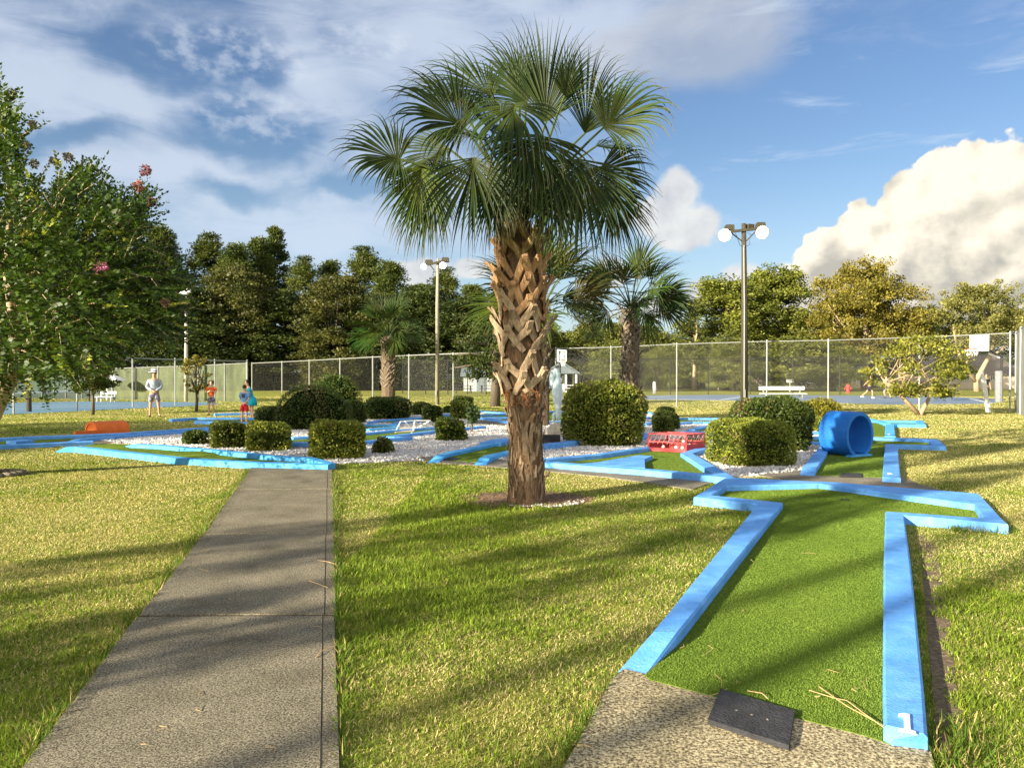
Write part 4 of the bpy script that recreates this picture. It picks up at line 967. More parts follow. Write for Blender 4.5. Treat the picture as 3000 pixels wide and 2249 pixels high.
# ------------------------------------------------------------------ grass
def grass_band(y0, y1, dens, h0, h1, wd, seed, two=False):
    r = np.random.default_rng(seed); half = 1.0 * y1 + .8
    n = int(dens * 2 * half * (y1 - y0)); x = r.uniform(-half, half, n); y = r.uniform(y0, y1, n)
    k = np.abs(x) < .96 * y + .8; x, y = x[k], y[k]
    k = np.ones(len(x), bool)
    for p in MASK + [GRAVEL]:
        q = np.array(p); lo, hi = q.min(0), q.max(0); s = (x > lo[0]) & (x < hi[0]) & (y > lo[1]) & (y < hi[1]) & k
        if s.any():
            ii = np.where(s)[0]; k[ii[inpoly(x[ii], y[ii], p)]] = False
    x, y = x[k], y[k]; n = len(x)
    # dry patches and lush strips as the turf has them
    dry = vnoise(x, y, .55, 1) * .55 + vnoise(x, y, 1.7, 2) * .33 + vnoise(x, y, 6, 8) * .22
    dry += .22 * np.clip((x - 3.0) / 2, 0, 1) - .34 * np.exp(-((x + 1.0) / 1.25) ** 2) * (x > -1.35) * np.clip(1.25 - abs(y - 8) / 9, 0, 1) + .10 * np.exp(-((x - .6) ** 2 + (y - 4.4) ** 2) / 1.2)
    dry += .10 * (y > 11) + .10 * (x < -4)
    cl = vnoise(x, y, 9, 4)
    thin = np.clip(.45 + .9 * cl, .3, 1); k = r.random(n) < thin; x, y, dry = x[k], y[k], dry[k]; n = len(x)
    st = r.random(n) < np.clip((dry - .30) * 1.75, .05, .88)
    c = np.where(st[:, None], np.array([.57, .49, .22]) * r.uniform(.55, 1.3, (n, 1)), np.where(r.random((n, 1)) < .35, np.array([.25, .32, .032]), np.array([.135, .20, .020])) * r.uniform(.6, 1.35, (n, 1)))
    lush = np.clip(1.15 - dry, .55, 1.1)
    h = r.uniform(h0 * .7, h1 * 1.1, n) * lush * (.55 + .85 * cl[k]) * np.where(st, .75, 1); le = np.where(st, 1.15, .55)
    lx, ly = r.normal(0, 1, n) * le + .12, r.normal(0, 1, n) * le
    ln = np.sqrt(lx ** 2 + ly ** 2 + 1); lx, ly, lz = lx / ln, ly / ln, 1 / ln
    an = r.uniform(0, 6.28, n); wv = wd * r.uniform(.6, 1.3, n) / 2
    sx, sy = np.cos(an) * wv, np.sin(an) * wv
    zer = np.full(n, -.002)
    m1 = .55
    V = np.empty((n, 6 if two else 4, 3))
    V[:, 0] = np.stack([x - sx, y - sy, zer], 1); V[:, 1] = np.stack([x + sx, y + sy, zer], 1)
    if two:
        mx, my, mz = x + lx * h * .35, y + ly * h * .35, np.maximum(lz, .45) * h * .62
        V[:, 2] = np.stack([mx + sx * .85, my + sy * .85, mz], 1); V[:, 3] = np.stack([mx - sx * .85, my - sy * .85, mz], 1)
        tx, ty, tz = x + lx * h * 1.15, y + ly * h * 1.15, np.maximum(lz * h, .012)
        V[:, 4] = np.stack([tx + sx * .12, ty + sy * .12, tz], 1); V[:, 5] = np.stack([tx - sx * .12, ty - sy * .12, tz], 1)
        Fq = (np.arange(n)[:, None, None] * 6 + np.array([[0, 1, 2, 3], [3, 2, 4, 5]])[None]).reshape(-1, 4)
    else:
        tx, ty, tz = x + lx * h, y + ly * h, np.maximum(lz * h, .012)
        V[:, 2] = np.stack([tx + sx * .2, ty + sy * .2, tz], 1); V[:, 3] = np.stack([tx - sx * .2, ty - sy * .2, tz], 1)
        Fq = np.arange(n * 4).reshape(n, 4)
    k_ = V.shape[1]
    return V.reshape(-1, 3), Fq, np.repeat(c, k_, 0)
def grass_obj(bands, name='grass'):
    Vs, Fs, Cs, o = [], [], [], 0
    for b in bands:
        V, Fq, c = grass_band(*b); Vs.append(V); Fs.append(Fq + o); Cs.append(c); o += len(V)
    return tag(raw_mesh(name, np.concatenate(Vs), np.concatenate(Fs), MT['grass'], None, np.concatenate(Cs)), 'mown lawn grass, green mixed with dry straw patches', 'grass', kind='stuff')
grass_obj([(1.5, 3.6, 12500, .028, .062, .0042, 1, True), (3.6, 5.4, 8500, .028, .06, .0056, 2, True), (5.4, 8.5, 4600, .028, .058, .0085, 3), (8.5, 13, 2000, .028, .058, .014, 4), (13, 20, 800, .03, .06, .023, 5), (20, 34, 240, .03, .06, .045, 6), (34, 60, 60, .03, .06, .10, 7)])
# tall tufts against the kerbs, by the right wall of the nearest hole and along the path
r = np.random.default_rng(12); pts_ = []
def along(a, b, n, sp): 
    a, b = G(*a), G(*b)
    for i in range(n):
        t = r.random(); p = a.lerp(b, t); pts_.append((p.x + r.normal(0, sp), p.y + r.normal(0, sp)))
along((988, 2240), (976, 1390), 3600, .03); along((66, 2249), (733, 1374), 2600, .03); along((2740, 2249), (2790, 2150), 700, .09); along((2800, 1558), (2960, 1562), 260, .05); along((1650, 2240), (1805, 1985), 500, .03)
along(Z8(1790, 510), Z8(1830, 520), 120, .04)
x = np.array([p[0] for p in pts_]); y = np.array([p[1] for p in pts_]); k = np.ones(len(x), bool)
for p in MASK: k &= ~inpoly(x, y, p)
x, y = x[k], y[k]; n = len(x); ax_ = np.stack([r.normal(0, .5, n), r.normal(0, .5, n), np.ones(n)], 1)
V, Fq = leafquads(np.stack([x, y, np.zeros(n)], 1), ax_, r.uniform(.04, .105, n), r.uniform(.004, .007, n), r)
c = np.where(r.random((n, 1)) < .75, np.array([.10, .17, .018]), np.array([.38, .29, .12])) * r.uniform(.6, 1.4, (n, 1))
tag(raw_mesh('grass', V, Fq, MT['grass'], None, np.repeat(c, 4, 0)), 'longer grass tufts growing along the kerb and path edges', 'grass', kind='stuff')
# fallen pine needles on the near turf and the paving
m = MB(); rr = random.Random(5)
def needle(px0, px1, z, wv=.0022):
    a, b = G(*px0, z), G(*px1, z); mid = a.lerp(b, .5) + Vector((rr.gauss(0, .02), rr.gauss(0, .02), .006)); m.tube([a, mid, b], wv, 4)
needle((2400, 2010), (2590, 2125), .046); needle((2370, 2020), (2480, 2050), .046); needle((2480, 2050), (2590, 2130), .046); needle((2190, 2022), (2250, 2045), .046); needle((2065, 2040), (2130, 2015), .046, .0016)
needle((930, 1640), (985, 1652), .034); needle((905, 1700), (960, 1720), .034); needle((925, 1925), (985, 1890), .034); needle((1665, 2180), (1740, 2190), .03)
for i in range(14):
    q = (rr.uniform(2000, 2560), rr.uniform(1560, 2040)); needle(q, (q[0] + rr.gauss(0, 22), q[1] + rr.gauss(0, 16)), .045, .0012)
for i in range(9):
    q = (rr.uniform(380, 960), rr.uniform(1500, 2240)); needle(q, (q[0] + rr.gauss(0, 22), q[1] + rr.gauss(0, 12)), .033, .0011)
tag(m.build('pine_litter', pmat('dry_needles', [(.3, (.40, .24, .10)), (.7, (.62, .44, .22))], 20, .8)), 'dry pine needles strewn over the near turf and concrete', 'needles', kind='stuff')

# ------------------------------------------------------------------ trees
def crown_mesh(name, kind, H, W, base, seed, nc=130, npc=60, leaf=.3, cols=((.03, .05, .012), (.085, .11, .025)), lean=0.0, puff=.8, prof=None):
    r = np.random.default_rng(seed); hz = H - base; C0 = []
    tries = 0
    while len(C0) < nc and tries < nc * 30:
        tries += 1
        f = r.random()
        if kind == 'pine': rad = W / 2 * (math.sin(math.pi * min(1, f * .62 + .34)) ** .8) * (.72 + .4 * mnoise.noise(Vector((f * 4, seed, 0))))
        elif kind == 'spire': rad = W / 2 * (1 - f) ** .75 + .25
        elif kind == 'layer':
            if not C0 or len(C0) % 4 == 0:
                lf = r.random() ** .85; la = r.uniform(0, 2 * math.pi); lr = W / 2 * (math.sqrt(max(0, 1 - (max(lf - .28, 0) / .74) ** 2)) if lf > .28 else .6 + lf * 1.35) * r.uniform(.72, 1.12)
            q_ = r.uniform(.25, 1.0); a_ = la + r.normal(0, .24); zz_ = base + hz * lf * .95 + r.normal(0, .42) - .05 * lr * q_
            C0.append((math.cos(a_) * lr * q_, math.sin(a_) * lr * q_, zz_)); continue
        elif kind == 'dome': rad = W / 2 * math.sqrt(max(0, 1 - (max(f - .25, 0) / .75) ** 2)) * (.55 + 1.8 * f if f < .25 else 1)
        else: rad = W / 2 * math.sin(math.pi * (f * .86 + .1)) ** .6
        a = r.uniform(0, 2 * math.pi); q = math.sqrt(r.uniform(.25, 1)); rad *= .82 + .36 * mnoise.noise(Vector((math.cos(a) * 1.3, math.sin(a) * 1.3, f * 3 + seed)))
        C0.append((math.cos(a) * rad * q, math.sin(a) * rad * q, base + hz * f))
    C0 = np.array(C0); nc = len(C0)
    pr = puff * r.uniform(.65, 1.3, nc)
    tc = r.random((nc, 1)); ccol = np.array(cols[0]) * (1 - tc) + np.array(cols[1]) * tc
    idx = np.repeat(np.arange(nc), npc); N = len(idx)
    u = unit(r.normal(size=(N, 3))); rr_ = pr[idx] * r.random(N) ** .42
    flat = .64 if kind == 'layer' else (.62 if kind != 'spire' else .8)
    pos = C0[idx] + u * rr_[:, None] * np.array([1, 1, flat])
    ax_ = u * (1.0 if kind in ('pine', 'spire') else .35) + r.normal(size=(N, 3)) * .5 + np.array([0, 0, .25])
    Lf = leaf * r.uniform(.6, 1.35, N)
    V, Fq = leafquads(pos - unit(ax_) * Lf[:, None] * .5, ax_, Lf, Lf * (.30 if kind in ('pine', 'spire') else .62), r)
    c = ccol[idx] * r.uniform(.65, 1.4, (N, 1))
    o = raw_mesh(name, V, Fq, MT['leaf'], None, np.repeat(c, 4, 0)); return o, C0
def make_tree(name, kind, H, W, base, seed, label, cat='tree', bark='bark', limbs=10, tr=.22, **kw):
    t = empty(name, (0, 0, 0), label, cat)
    o, C0 = crown_mesh('crown', kind, H, W, base, seed, **kw); o.parent = t
    r = random.Random(seed); m = MB(); z1 = H * .93
    pts = [Vector((mnoise.noise(Vector((seed, z * .3, 0))) * .35, mnoise.noise(Vector((0, seed, z * .3))) * .35, z)) for z in [z1 * i / 10 for i in range(11)]]; pts[0] = Vector((0, 0, -.05))
    m.tube(pts, [tr * (1.25 if i == 0 else 1 - .088 * i) for i in range(11)], 8); m.build('trunk', MT[bark], t, True)
    m = MB(); idx = [int(i) for i in np.linspace(0, len(C0) - 1, limbs)]
    for i in idx:
        c = Vector(C0[i]); z0 = max(base * .8, c.z - Vector((c.x, c.y)).length * .6); z0 = min(z0, z1 * .95); k = z0 / z1 * 10; p0 = pts[min(9, int(k))].lerp(pts[min(10, int(k) + 1)], k - int(k))
        mid = p0.lerp(c, .5) + Vector((0, 0, -.12 * (c - p0).length * .4)); m.tube([p0, mid, c], [tr * .34, tr * .24, tr * .08], 5)
    m.build('limbs', MT[bark], t, True)
    return t
def place(t, px, Yd, top, wpx, H, W, rz, label=None, group=None, first=[set()]):
    if t.name in first[0]:
        t2 = copy_tree(t)
    else:
        first[0].add(t.name); t2 = t
    p = P(px, 1105, Yd); sz = (P(px, top, Yd).z) / H; sx = wpx * M(Yd) / W
    t2.location = (p.x, Yd, 0); t2.scale = (sx, sx, sz); t2.rotation_euler = (0, 0, rz)
    if label: t2['label'] = label
    if group: t2['group'] = group
    elif 'group' in t2.keys() and label: del t2['group']
    return t2
PINE = ((.030, .050, .010), (.115, .138, .028)); BRN = ((.042, .052, .012), (.115, .112, .03)); DKG = ((.020, .034, .008), (.075, .095, .019))
pineA = make_tree('pine_tree', 'pine', 18, 7.5, 7, 21, 'pine', limbs=16, nc=200, npc=84, leaf=.38, cols=PINE, puff=.9)
pineB = make_tree('pine_tree', 'pine', 18, 7.5, 5, 22, 'pine', limbs=18, nc=210, npc=84, leaf=.38, cols=((.036, .056, .011), (.14, .16, .033)), puff=.95)
spire = make_tree('pine_tree', 'spire', 18, 5, 6, 23, 'pine', limbs=12, nc=190, npc=64, leaf=.36, cols=PINE, puff=.62)
oakB = make_tree('oak_tree', 'broad', 14, 9, 1.2, 24, 'oak', limbs=14, nc=230, npc=84, leaf=.28, cols=BRN, puff=.95)
oakD = make_tree('oak_tree', 'broad', 12, 9, .3, 25, 'oak', limbs=14, nc=230, npc=84, leaf=.30, cols=DKG, puff=1.1)
LG = 'trees of the dark wood beyond the tennis court'
sh_p = 'tall dark pine among the wood along the left skyline'
sh_o = 'dark leafy tree filling the foot of the wood behind the tennis court fence'
rz = 0
for i, (x, top, wd, t, lab) in enumerate([(-700, 670, 300, pineA, None), (-520, 660, 300, pineB, None), (-340, 650, 300, pineA, None), (-170, 640, 290, pineA, None), (30, 660, 280, pineB, None), (180, 690, 260, pineA, None), (320, 690, 240, pineB, None), (471, 668, 220, pineA, 'tall rounded pine, left of the dip in the wood skyline'),
        (613, 692, 215, pineB, 'tall pine with a bushy rounded top beside the pointed pine group'), (690, 722, 200, pineA, None), (757, 702, 170, pineA, None), (806, 674, 135, spire, 'slender pointed pine rising as a spire above the wood'),
        (889, 758, 170, pineB, None), (965, 770, 170, pineA, None), (1069, 730, 200, pineB, 'tall pine standing out right of the skyline gap, left of the small palm'), (1150, 772, 185, pineA, None), (1302, 790, 165, pineB, 'open topped pine directly behind the wooden lamp pole'), (1225, 838, 200, pineA, None), (1385, 838, 190, pineA, None), (1470, 850, 180, pineB, None), (1560, 870, 180, pineA, None)]):
    rz += 1.7
    place(t, x, 96 + (i % 3) * 3, top, wd * 1.12, 18, 7.5 if t is not spire else 5, rz, lab or sh_p, None if lab else LG)
for i, (x, top, wd, t, lab) in enumerate([(-650, 850, 360, oakD, None), (-380, 840, 360, oakD, None), (-120, 850, 330, oakD, None), (60, 840, 330, oakD, None), (240, 860, 300, oakD, None), (400, 840, 290, oakD, None), (545, 850, 280, oakD, None), (700, 783, 250, oakB, 'brownish leafy tree below the pointed pine, in front of the wood'),
        (830, 870, 270, oakD, None), (990, 806, 250, oakB, 'wide brownish tree in front of the wood, left of the small palm'), (1130, 880, 270, oakD, None), (1240, 850, 250, oakD, None), (950, 965, 190, oakB, 'low brownish bushy tree under the wide brownish one'), (1340, 890, 260, oakD, None), (1450, 910, 240, oakD, None), (640, 930, 260, oakD, None), (780, 960, 230, oakD, None), (1080, 960, 230, oakD, None)]):
    rz += 2.1
    place(t, x, 86 + (i % 3) * 2, top, wd * 1.15, 14 if t is oakB else 12, 9, rz, lab or sh_o, None if lab else LG)
# sunlit trees on the right
YG = ((.085, .105, .015), (.23, .245, .04)); ORG = ((.115, .105, .017), (.27, .225, .038)); LIV = ((.075, .092, .016), (.19, .20, .042))
cyp = make_tree('cypress_tree', 'layer', 16, 9, 1.6, 31, 'cypress', bark='paleb', limbs=26, nc=460, npc=80, leaf=.27, cols=YG, puff=.92)
mid = make_tree('oak_tree', 'layer', 10, 8, .8, 32, 'oak', bark='bark', limbs=18, nc=260, npc=80, leaf=.25, cols=LIV, puff=.95)
darkR = make_tree('oak_tree', 'broad', 12, 10, .6, 33, 'oak', limbs=10, nc=150, npc=60, leaf=.42, cols=DKG, puff=1.1)
pineR = make_tree('pine_tree', 'pine', 12, 6.5, 3, 34, 'pine', bark='paleb', limbs=14, nc=70, npc=60, leaf=.40, cols=((.05, .065, .012), (.12, .14, .03)), puff=.75)
place(cyp, 2130, 92, 800, 330, 16, 9, .4, 'yellow green feathery tree directly behind the dark lamp pole')
place(cyp, 2272, 95, 772, 290, 16, 9, 2.3, 'pointed yellow green tree between the dark lamp pole and the golden domed tree')
place(pineR, 2035, 88, 895, 200, 12, 6.5, .5, 'thin open pine left of the dark lamp pole')
sh = 'rounded yellow green tree behind the wire fence left of the lamp pole'
for x, top, wd in ((1640, 975, 190), (1715, 950, 200), (1800, 945, 200), (1900, 955, 200), (1975, 990, 170)):
    rz += 1.3; place(mid, x, 96 + (x % 5), top, wd * 1.15, 10, 8, rz, sh, 'rounded trees behind the wire fence')
for x, top, wd, lab in ((1810, 1010, 190, 'low bushy tree in front of the long brown house'), (1925, 1020, 150, 'low bushy tree between the two brown house roofs'), (2320, 985, 260, 'spreading tree shading the cream house behind the bench'), (2440, 1000, 220, 'low spreading tree right of the cream house'), (2150, 990, 200, 'bushy tree above the outside staircase')):
    rz += 1.3; place(mid, x, 82, top, wd, 10, 8, rz, lab)
sh = 'dark leafy tree in the shade behind the golden domed tree'
for x, top, wd in ((3250, 880, 330), (3480, 900, 340), (3720, 880, 340), (3960, 905, 340), (4220, 880, 360), (2380, 930, 230), (2700, 905, 260), (2820, 940, 240), (2960, 920, 260), (3120, 900, 280), (2560, 930, 240)):
    rz += 1.3; place(darkR, x, 112 + (x % 7), top, wd, 12, 10, rz, sh, 'dark trees behind the golden one')
def limb_tree(name, px, Yd, label, H, W, base, seed, splits, nc, npc, leaf, cols, bark='paleb', puff=.8, tr=.35, flat=True, kind='dome', cat='tree', crown_c=None):
    """trunk drawn as a set of limb polylines (local metres), crown around"""
    t = empty(name, (P(px, 1105, Yd).x, Yd, 0), label, cat)
    o, C0 = crown_mesh('crown', kind, H, W, base, seed, nc=nc, npc=npc, leaf=leaf, cols=cols, puff=puff); o.parent = t
    if crown_c: o.location = crown_c
    m = MB()
    for pts, r0, r1 in splits:
        m.tube(pts, [r0 + (r1 - r0) * i / (len(pts) - 1) for i in range(len(pts))], 7)
    o = m.build('trunk', MT[bark], None, True); o.parent = t
    return t
Yd = 86; k = M(Yd)
lim = [([(0, 0, 0), (0, 0, 5), (.1, 0, 9), (.3, 0, 12)], .42, .1)] + [([(0, 0, 4.2 + i * .35), (-2.2 - i * .5, -1.2 - i * .3, 5.5 + i * .7), (-4.6 - i * .2, -1.8, 7.2 + i * .9)], .15, .04) for i in range(4)] + [([(0, 0, 5 + i * .5), (2.2, -1.2, 6 + i * .8), (4.4, -1.6, 7.4 + i)], .13, .04) for i in range(4)]
limb_tree('cypress_tree', 2535, Yd, 'golden brown domed tree with pale bare limbs, largest on the right', 14.9, 15.5, 4.2, 41, lim, 560, 84, .27, ORG, puff=1.0, kind='layer')
Yd = 80
lim = [([(0, 0, 0), (-.1, 0, 1.2), (1.6, .3, 4), (2.2, 0, 7), (2.6, 0, 9.5)], .34, .06), ([(-.1, 0, 1.0), (-1.5, -.3, 2.8), (-2.2, 0, 4.6), (-2.6, 0, 7)], .24, .05), ([(1.4, .2, 3.6), (3.6, -.4, 5.4), (5.2, -.8, 6.2)], .14, .04), ([(2.1, 0, 6), (.6, -.6, 8), (-.6, -.8, 9.5)], .12, .03), ([(-1.4, 0, 2.7), (-.4, -.3, 4.8)], .12, .05)]
limb_tree('acacia_tree', 2862, Yd, 'feathery pale tree with a forked trunk, right of the golden domed tree', 11.2, 13, 5.4, 42, lim, 300, 70, .25, ((.11, .112, .026), (.26, .245, .07)), puff=.75, kind='layer')
# crape myrtles on the lawn
def small_crape(px, by, top, wpx, label, seed, stems, bark, cols, nc, npc, leaf=.10, base_f=.35, puff=.22, cat='tree', kind='broad'):
    b = G(px, by); k = M(b.y); H = (by - top) * k; W = wpx * k
    t = empty('crape_myrtle', b, label, cat)
    o, C0 = crown_mesh('crown', kind, H, W, H * base_f, seed, nc=nc, npc=npc, leaf=leaf, cols=cols, puff=puff); o.parent = t
    m = MB()
    for pts, r0, r1 in stems(H, W): m.tube(pts, [r0 + (r1 - r0) * i / (len(pts) - 1) for i in range(len(pts))], 7)
    r = random.Random(seed)
    for c in C0[:: max(1, len(C0) // 22)]:
        s = stems(H, W)[r.randrange(len(stems(H, W)))][0][-2]; m.tube([s, tuple((s[i] + c[i]) / 2 + r.gauss(0, .05) for i in range(3)), tuple(c)], [.022, .016, .006], 5)
    q = m.build('trunk', MT[bark], None, True); q.parent = t
    return t
vst = lambda H, W: [([(0, 0, 0), (-.28 * W * .5, 0, .22 * H), (-.62 * W * .5, -.1, .42 * H), (-.8 * W * .5, -.1, .62 * H)], .10, .03), ([(.02, 0, 0), (.12 * W * .5, 0, .14 * H), (.26 * W * .5, .0, .36 * H), (.42 * W * .5, 0, .6 * H)], .10, .03), ([(-.1, 0, .1), (-.30 * W * .5, .1, .26 * H), (-.2 * W * .5, .2, .6 * H)], .08, .03)]
small_crape(2693, 1216, 990, 330, 'low forked tree with pale orange trunk, right of the blue tunnel', 51, vst, 'paleb', ((.10, .115, .014), (.28, .27, .045)), 150, 46, .12, .26, .30)
st1 = lambda H, W: [([(0, 0, 0), (.02, 0, .2 * H), (.0, 0, .36 * H), (-.25 * W * .5, 0, .6 * H)], .075, .03), ([(0, 0, .3 * H), (.25 * W * .5, .1, .55 * H), (.3 * W * .5, .1, .75 * H)], .05, .02), ([(0, 0, .33 * H), (.0, -.1, .6 * H), (.05, -.1, .85 * H)], .05, .02)]
small_crape(272, 1215, 1022, 168, 'small dark leafy tree on the far lawn, left of the man in the white hat', 52, st1, 'bark', ((.03, .05, .008), (.10, .12, .02)), 70, 60, .13, .38, .30)
small_crape(576, 1205, 1045, 120, 'thin yellowing young tree between the man and the girl in orange', 53, st1, 'bark', ((.14, .13, .018), (.30, .24, .04)), 26, 36, .11, .38, .22)
lim = [([(0, 0, 0), (.05, 0, 1.6), (0, 0, 3.4), (0, 0, 5)], .30, .08)] + [([(0, 0, 1.7 + .3 * i), ((-1) ** i * 1.2, -.4, 1.9 + .3 * i), ((-1) ** i * 2.1, -.6, 1.7 + .35 * i)], .09, .03) for i in range(6)]
limb_tree('cedar_tree', 1450, 39.5, 'dark drooping cedar with a thick bare trunk, left of the palm', 4.9, 4.6, 1.5, 54, lim, 120, 60, .16, DKG, bark='bark', puff=.5, kind='broad')
# the big crape myrtle entering from the left
cb = Vector((-8.4, 11.6, 0)); big = empty('crape_myrtle', cb, 'big pink flowered tree leaning in from the left edge of the lawn', 'tree')
r = np.random.default_rng(61); m = MB(); Yb = 11.4
def LP(px, py, dy=0): return P(px, py, Yb + dy)
trunk = [cb + Vector((0, 0, -.02)), LP(-25, 1240), LP(20, 1130), LP(55, 1060)]
m.tube([cb + Vector((-.2, .1, -.02)), LP(-60, 1290), LP(-12, 1190), LP(30, 1105), LP(58, 1055)], [.17, .15, .135, .12, .10], 9)
m.tube([LP(58, 1055), LP(40, 950), LP(20, 800), LP(30, 600), LP(15, 400), LP(22, 300)], [.085, .07, .055, .04, .02, .008], 7)
m.tube([LP(40, 960), LP(80, 820), LP(150, 680), LP(190, 560), LP(240, 480)], [.05, .04, .03, .018, .008], 6)
m.tube([LP(58, 1055), LP(110, 960), LP(220, 860), LP(340, 790)], [.06, .045, .03, .01], 6)
m.tube([LP(-40, 1150), LP(-150, 950), LP(-260, 750), LP(-300, 550)], [.1, .08, .05, .02], 7)
m.tube([LP(20, 800), LP(-80, 650), LP(-100, 450)], [.05, .03, .01], 6)
spr = []     # sprays: start, direction, length
N1 = 3700
ctr = np.array(LP(30, 800)); 
def env(px): # crown outline, top and bottom
    return np.interp(px, [-350, -100, 0, 15, 40, 70, 130, 180, 260, 330, 420, 470, 520, 560], [420, 380, 300, 270, 330, 500, 600, 520, 500, 575, 560, 640, 850, 930]), np.interp(px, [-350, 0, 100, 250, 330, 430, 500, 560], [1120, 1120, 1110, 1090, 1020, 985, 980, 955])
while len(spr) < N1:
    px = r.uniform(-330, 500); t, b_ = env(px); py = r.uniform(t + 25, b_ - 12)
    if px > 400 and py < 790: continue
    dy = r.normal(0, 1.35) * np.clip(1.2 - abs(px - 40) / 560, .3, 1)
    p = LP(px, py, dy); out = np.array(p) - (ctr + np.array([0, 0, -.5])); out = out / np.linalg.norm(out) + r.normal(0, .38, 3) + np.array([.12, 0, .08 if py < 800 else -.12])
    spr.append((np.array(p), out / np.linalg.norm(out), r.uniform(.28, .62)))
def addspr(a, b, L=None):
    a, b = np.array(LP(*a)), np.array(LP(*b)); d = b - a; spr.append((a, d / np.linalg.norm(d), np.linalg.norm(d)))
for a, b in (((22, 520, 0), (25, 265, 0)), ((25, 430, 0), (75, 355, .1)), ((40, 500, 0), (80, 425, .1)), ((330, 640, -.3), (430, 500, -.4)), ((350, 690, -.3), (462, 548, -.4)), ((400, 690, -.3), (495, 615, -.5)), ((160, 560, .2), (200, 470, .2)), ((180, 600, 0), (265, 490, .1)),
             ((380, 760, -.6), (520, 850, -.8)), ((400, 840, -.8), (565, 945, -1.0)), ((300, 900, -.9), (415, 970, -1.1)), ((380, 930, -.6), (530, 1010, -.8)), ((250, 870, -1), (345, 900, -1.2)), ((350, 740, -.8), (470, 745, -1.0)), ((90, 560, 0), (130, 620, .1)), ((10, 600, .2), (95, 560, .3)), ((360, 790, -.8), (450, 800, -1.0)), ((430, 900, -.8), (500, 930, -1))): addspr(a, b)
LPos, LAx, LSz, LCo = [], [], [], []
for p, d, L in spr:
    nl = int(L / .034); side = np.cross(d, [0, 0, 1]); side = side / max(np.linalg.norm(side), 1e-4)
    curve = r.uniform(-.12, .05); tone = r.uniform(.6, 1.45); yel = r.random() < .06
    tw = []
    for j in range(nl):
        t = j / nl; q = p + d * L * t + np.array([0, 0, curve * t * t * L]); sg = 1 if j % 2 else -1
        if j % 3 == 0: tw.append(Vector(q))
        for s2 in (sg, -sg) if r.random() < .55 else (sg,):
            LPos.append(q); LAx.append(side * s2 * .9 + d * .55 + np.array([0, 0, .25]) + r.normal(0, .22, 3)); LSz.append(r.uniform(.062, .10) * (1.05 - .35 * t))
            g = np.array([.046, .080, .011]) if not yel else np.array([.24, .26, .04]); LCo.append(g * tone * r.uniform(.65, 1.45))
    if len(tw) > 1 and r.random() < .22: m.tube(tw, .005, 4)
q = m.build('trunk', MT['paleb'], big, True)
LPos, LAx = np.array(LPos), np.array(LAx); LSz = np.array(LSz)
V, Fq = leafquads(LPos, LAx, LSz, LSz * .56, r); raw_mesh('crown', V, Fq, MT['hedge'], big, np.repeat(np.array(LCo), 4, 0))
MT['pink'] = leafmat('pink_petals', .7, .3, .1, tcol=(1.1, .9, 1))
def blossom(px, py, dy, rad, cols, n=130):
    c0 = np.array(LP(px, py, dy)); u = unit(r.normal(size=(n, 3))); pos = c0 + u * rad * r.random((n, 1)) ** .5
    V, Fq = leafquads(pos, u + r.normal(size=(n, 3)) * .5, r.uniform(.025, .05, n), .03, r)
    c = np.array(cols) * r.uniform(.6, 1.3, (n, 1)); raw_mesh('blossom', V, Fq, MT['pink'], big, np.repeat(c, 4, 0))
PK, DP, SEED = (.62, .24, .36), (.30, .13, .13), (.27, .25, .15)
for a in ((295, 785, -1.3, .085, PK), (370, 662, -.6, .085, (.55, .27, .30)), (425, 500, -.4, .07, DP), (405, 545, -.5, .07, (.42, .2, .13)), (443, 592, -.5, .055, DP), (160, 470, .2, .06, SEED), (200, 460, .2, .06, SEED), (28, 280, 0, .10, SEED), (95, 365, .1, .05, SEED), (100, 480, .1, .06, SEED), (75, 425, .1, .06, SEED), (85, 690, -1.2, .11, (.32, .33, .06)), (265, 490, .1, .045, SEED), (485, 888, -1, .05, (.45, .3, .2))): blossom(*a)
# stone ring round its foot, at the left edge
m = MB(); rr = random.Random(9); c0 = G(-20, 1392)
for i in range(20):
    a = i / 20 * 6.28; m.sphere((c0.x + math.cos(a) * .42, c0.y + math.sin(a) * .30, .03), (.085 * rr.uniform(.8, 1.3), .07 * rr.uniform(.8, 1.3), .045), 8)
tag(m.build('stone_ring', MT['strip'], None, True), 'low ring of grey stones at the left edge of the lawn', 'stones')

# pines and cypresses standing behind the photographer's left, whose shadows cross the lawn
tallA = make_tree('pine_tree', 'pine', 20, 6, 13, 71, 'tall pine standing behind the viewpoint', limbs=10, nc=75, npc=40, leaf=.42, cols=PINE, tr=.15, puff=.85)
slim = make_tree('cypress_tree', 'spire', 11, 2.4, 2.4, 72, 'slender cypress standing behind the viewpoint', limbs=8, nc=120, npc=44, leaf=.26, cols=DKG, tr=.12, puff=.42)
SG = 'trees behind the viewpoint on the left'
def stand(t, s, tt, sc, rzz, first=[set()], lab=None):
    t2 = copy_tree(t) if t.name in first[0] else t; first[0].add(t.name)
    n_ = (-SDY, SDX); t2.location = (n_[0] * s + SDX * tt, n_[1] * s + SDY * tt, 0); t2.scale = sc; t2.rotation_euler = (0, 0, rzz); t2['group'] = SG
    return t2
for i, (s, tt, sx, sz) in enumerate([(2.2, -19, .95, 1.0), (2.9, -23, .9, 1.1), (20.8, -47, 1.25, 1.0), (24, -44, 1.3, 1.05), (27, -50, 1.3, 1.1)]): stand(tallA, s, tt, (sx, sx, sz), i * 1.3)
for i, (s, tt, sx, sz) in enumerate([(4.7, -10.5, .66, .95), (6.2, -13, .42, 1.0), (7.1, -14.5, .34, .9)]): stand(slim, s, tt, (sx, sx, sz), i * 1.9)
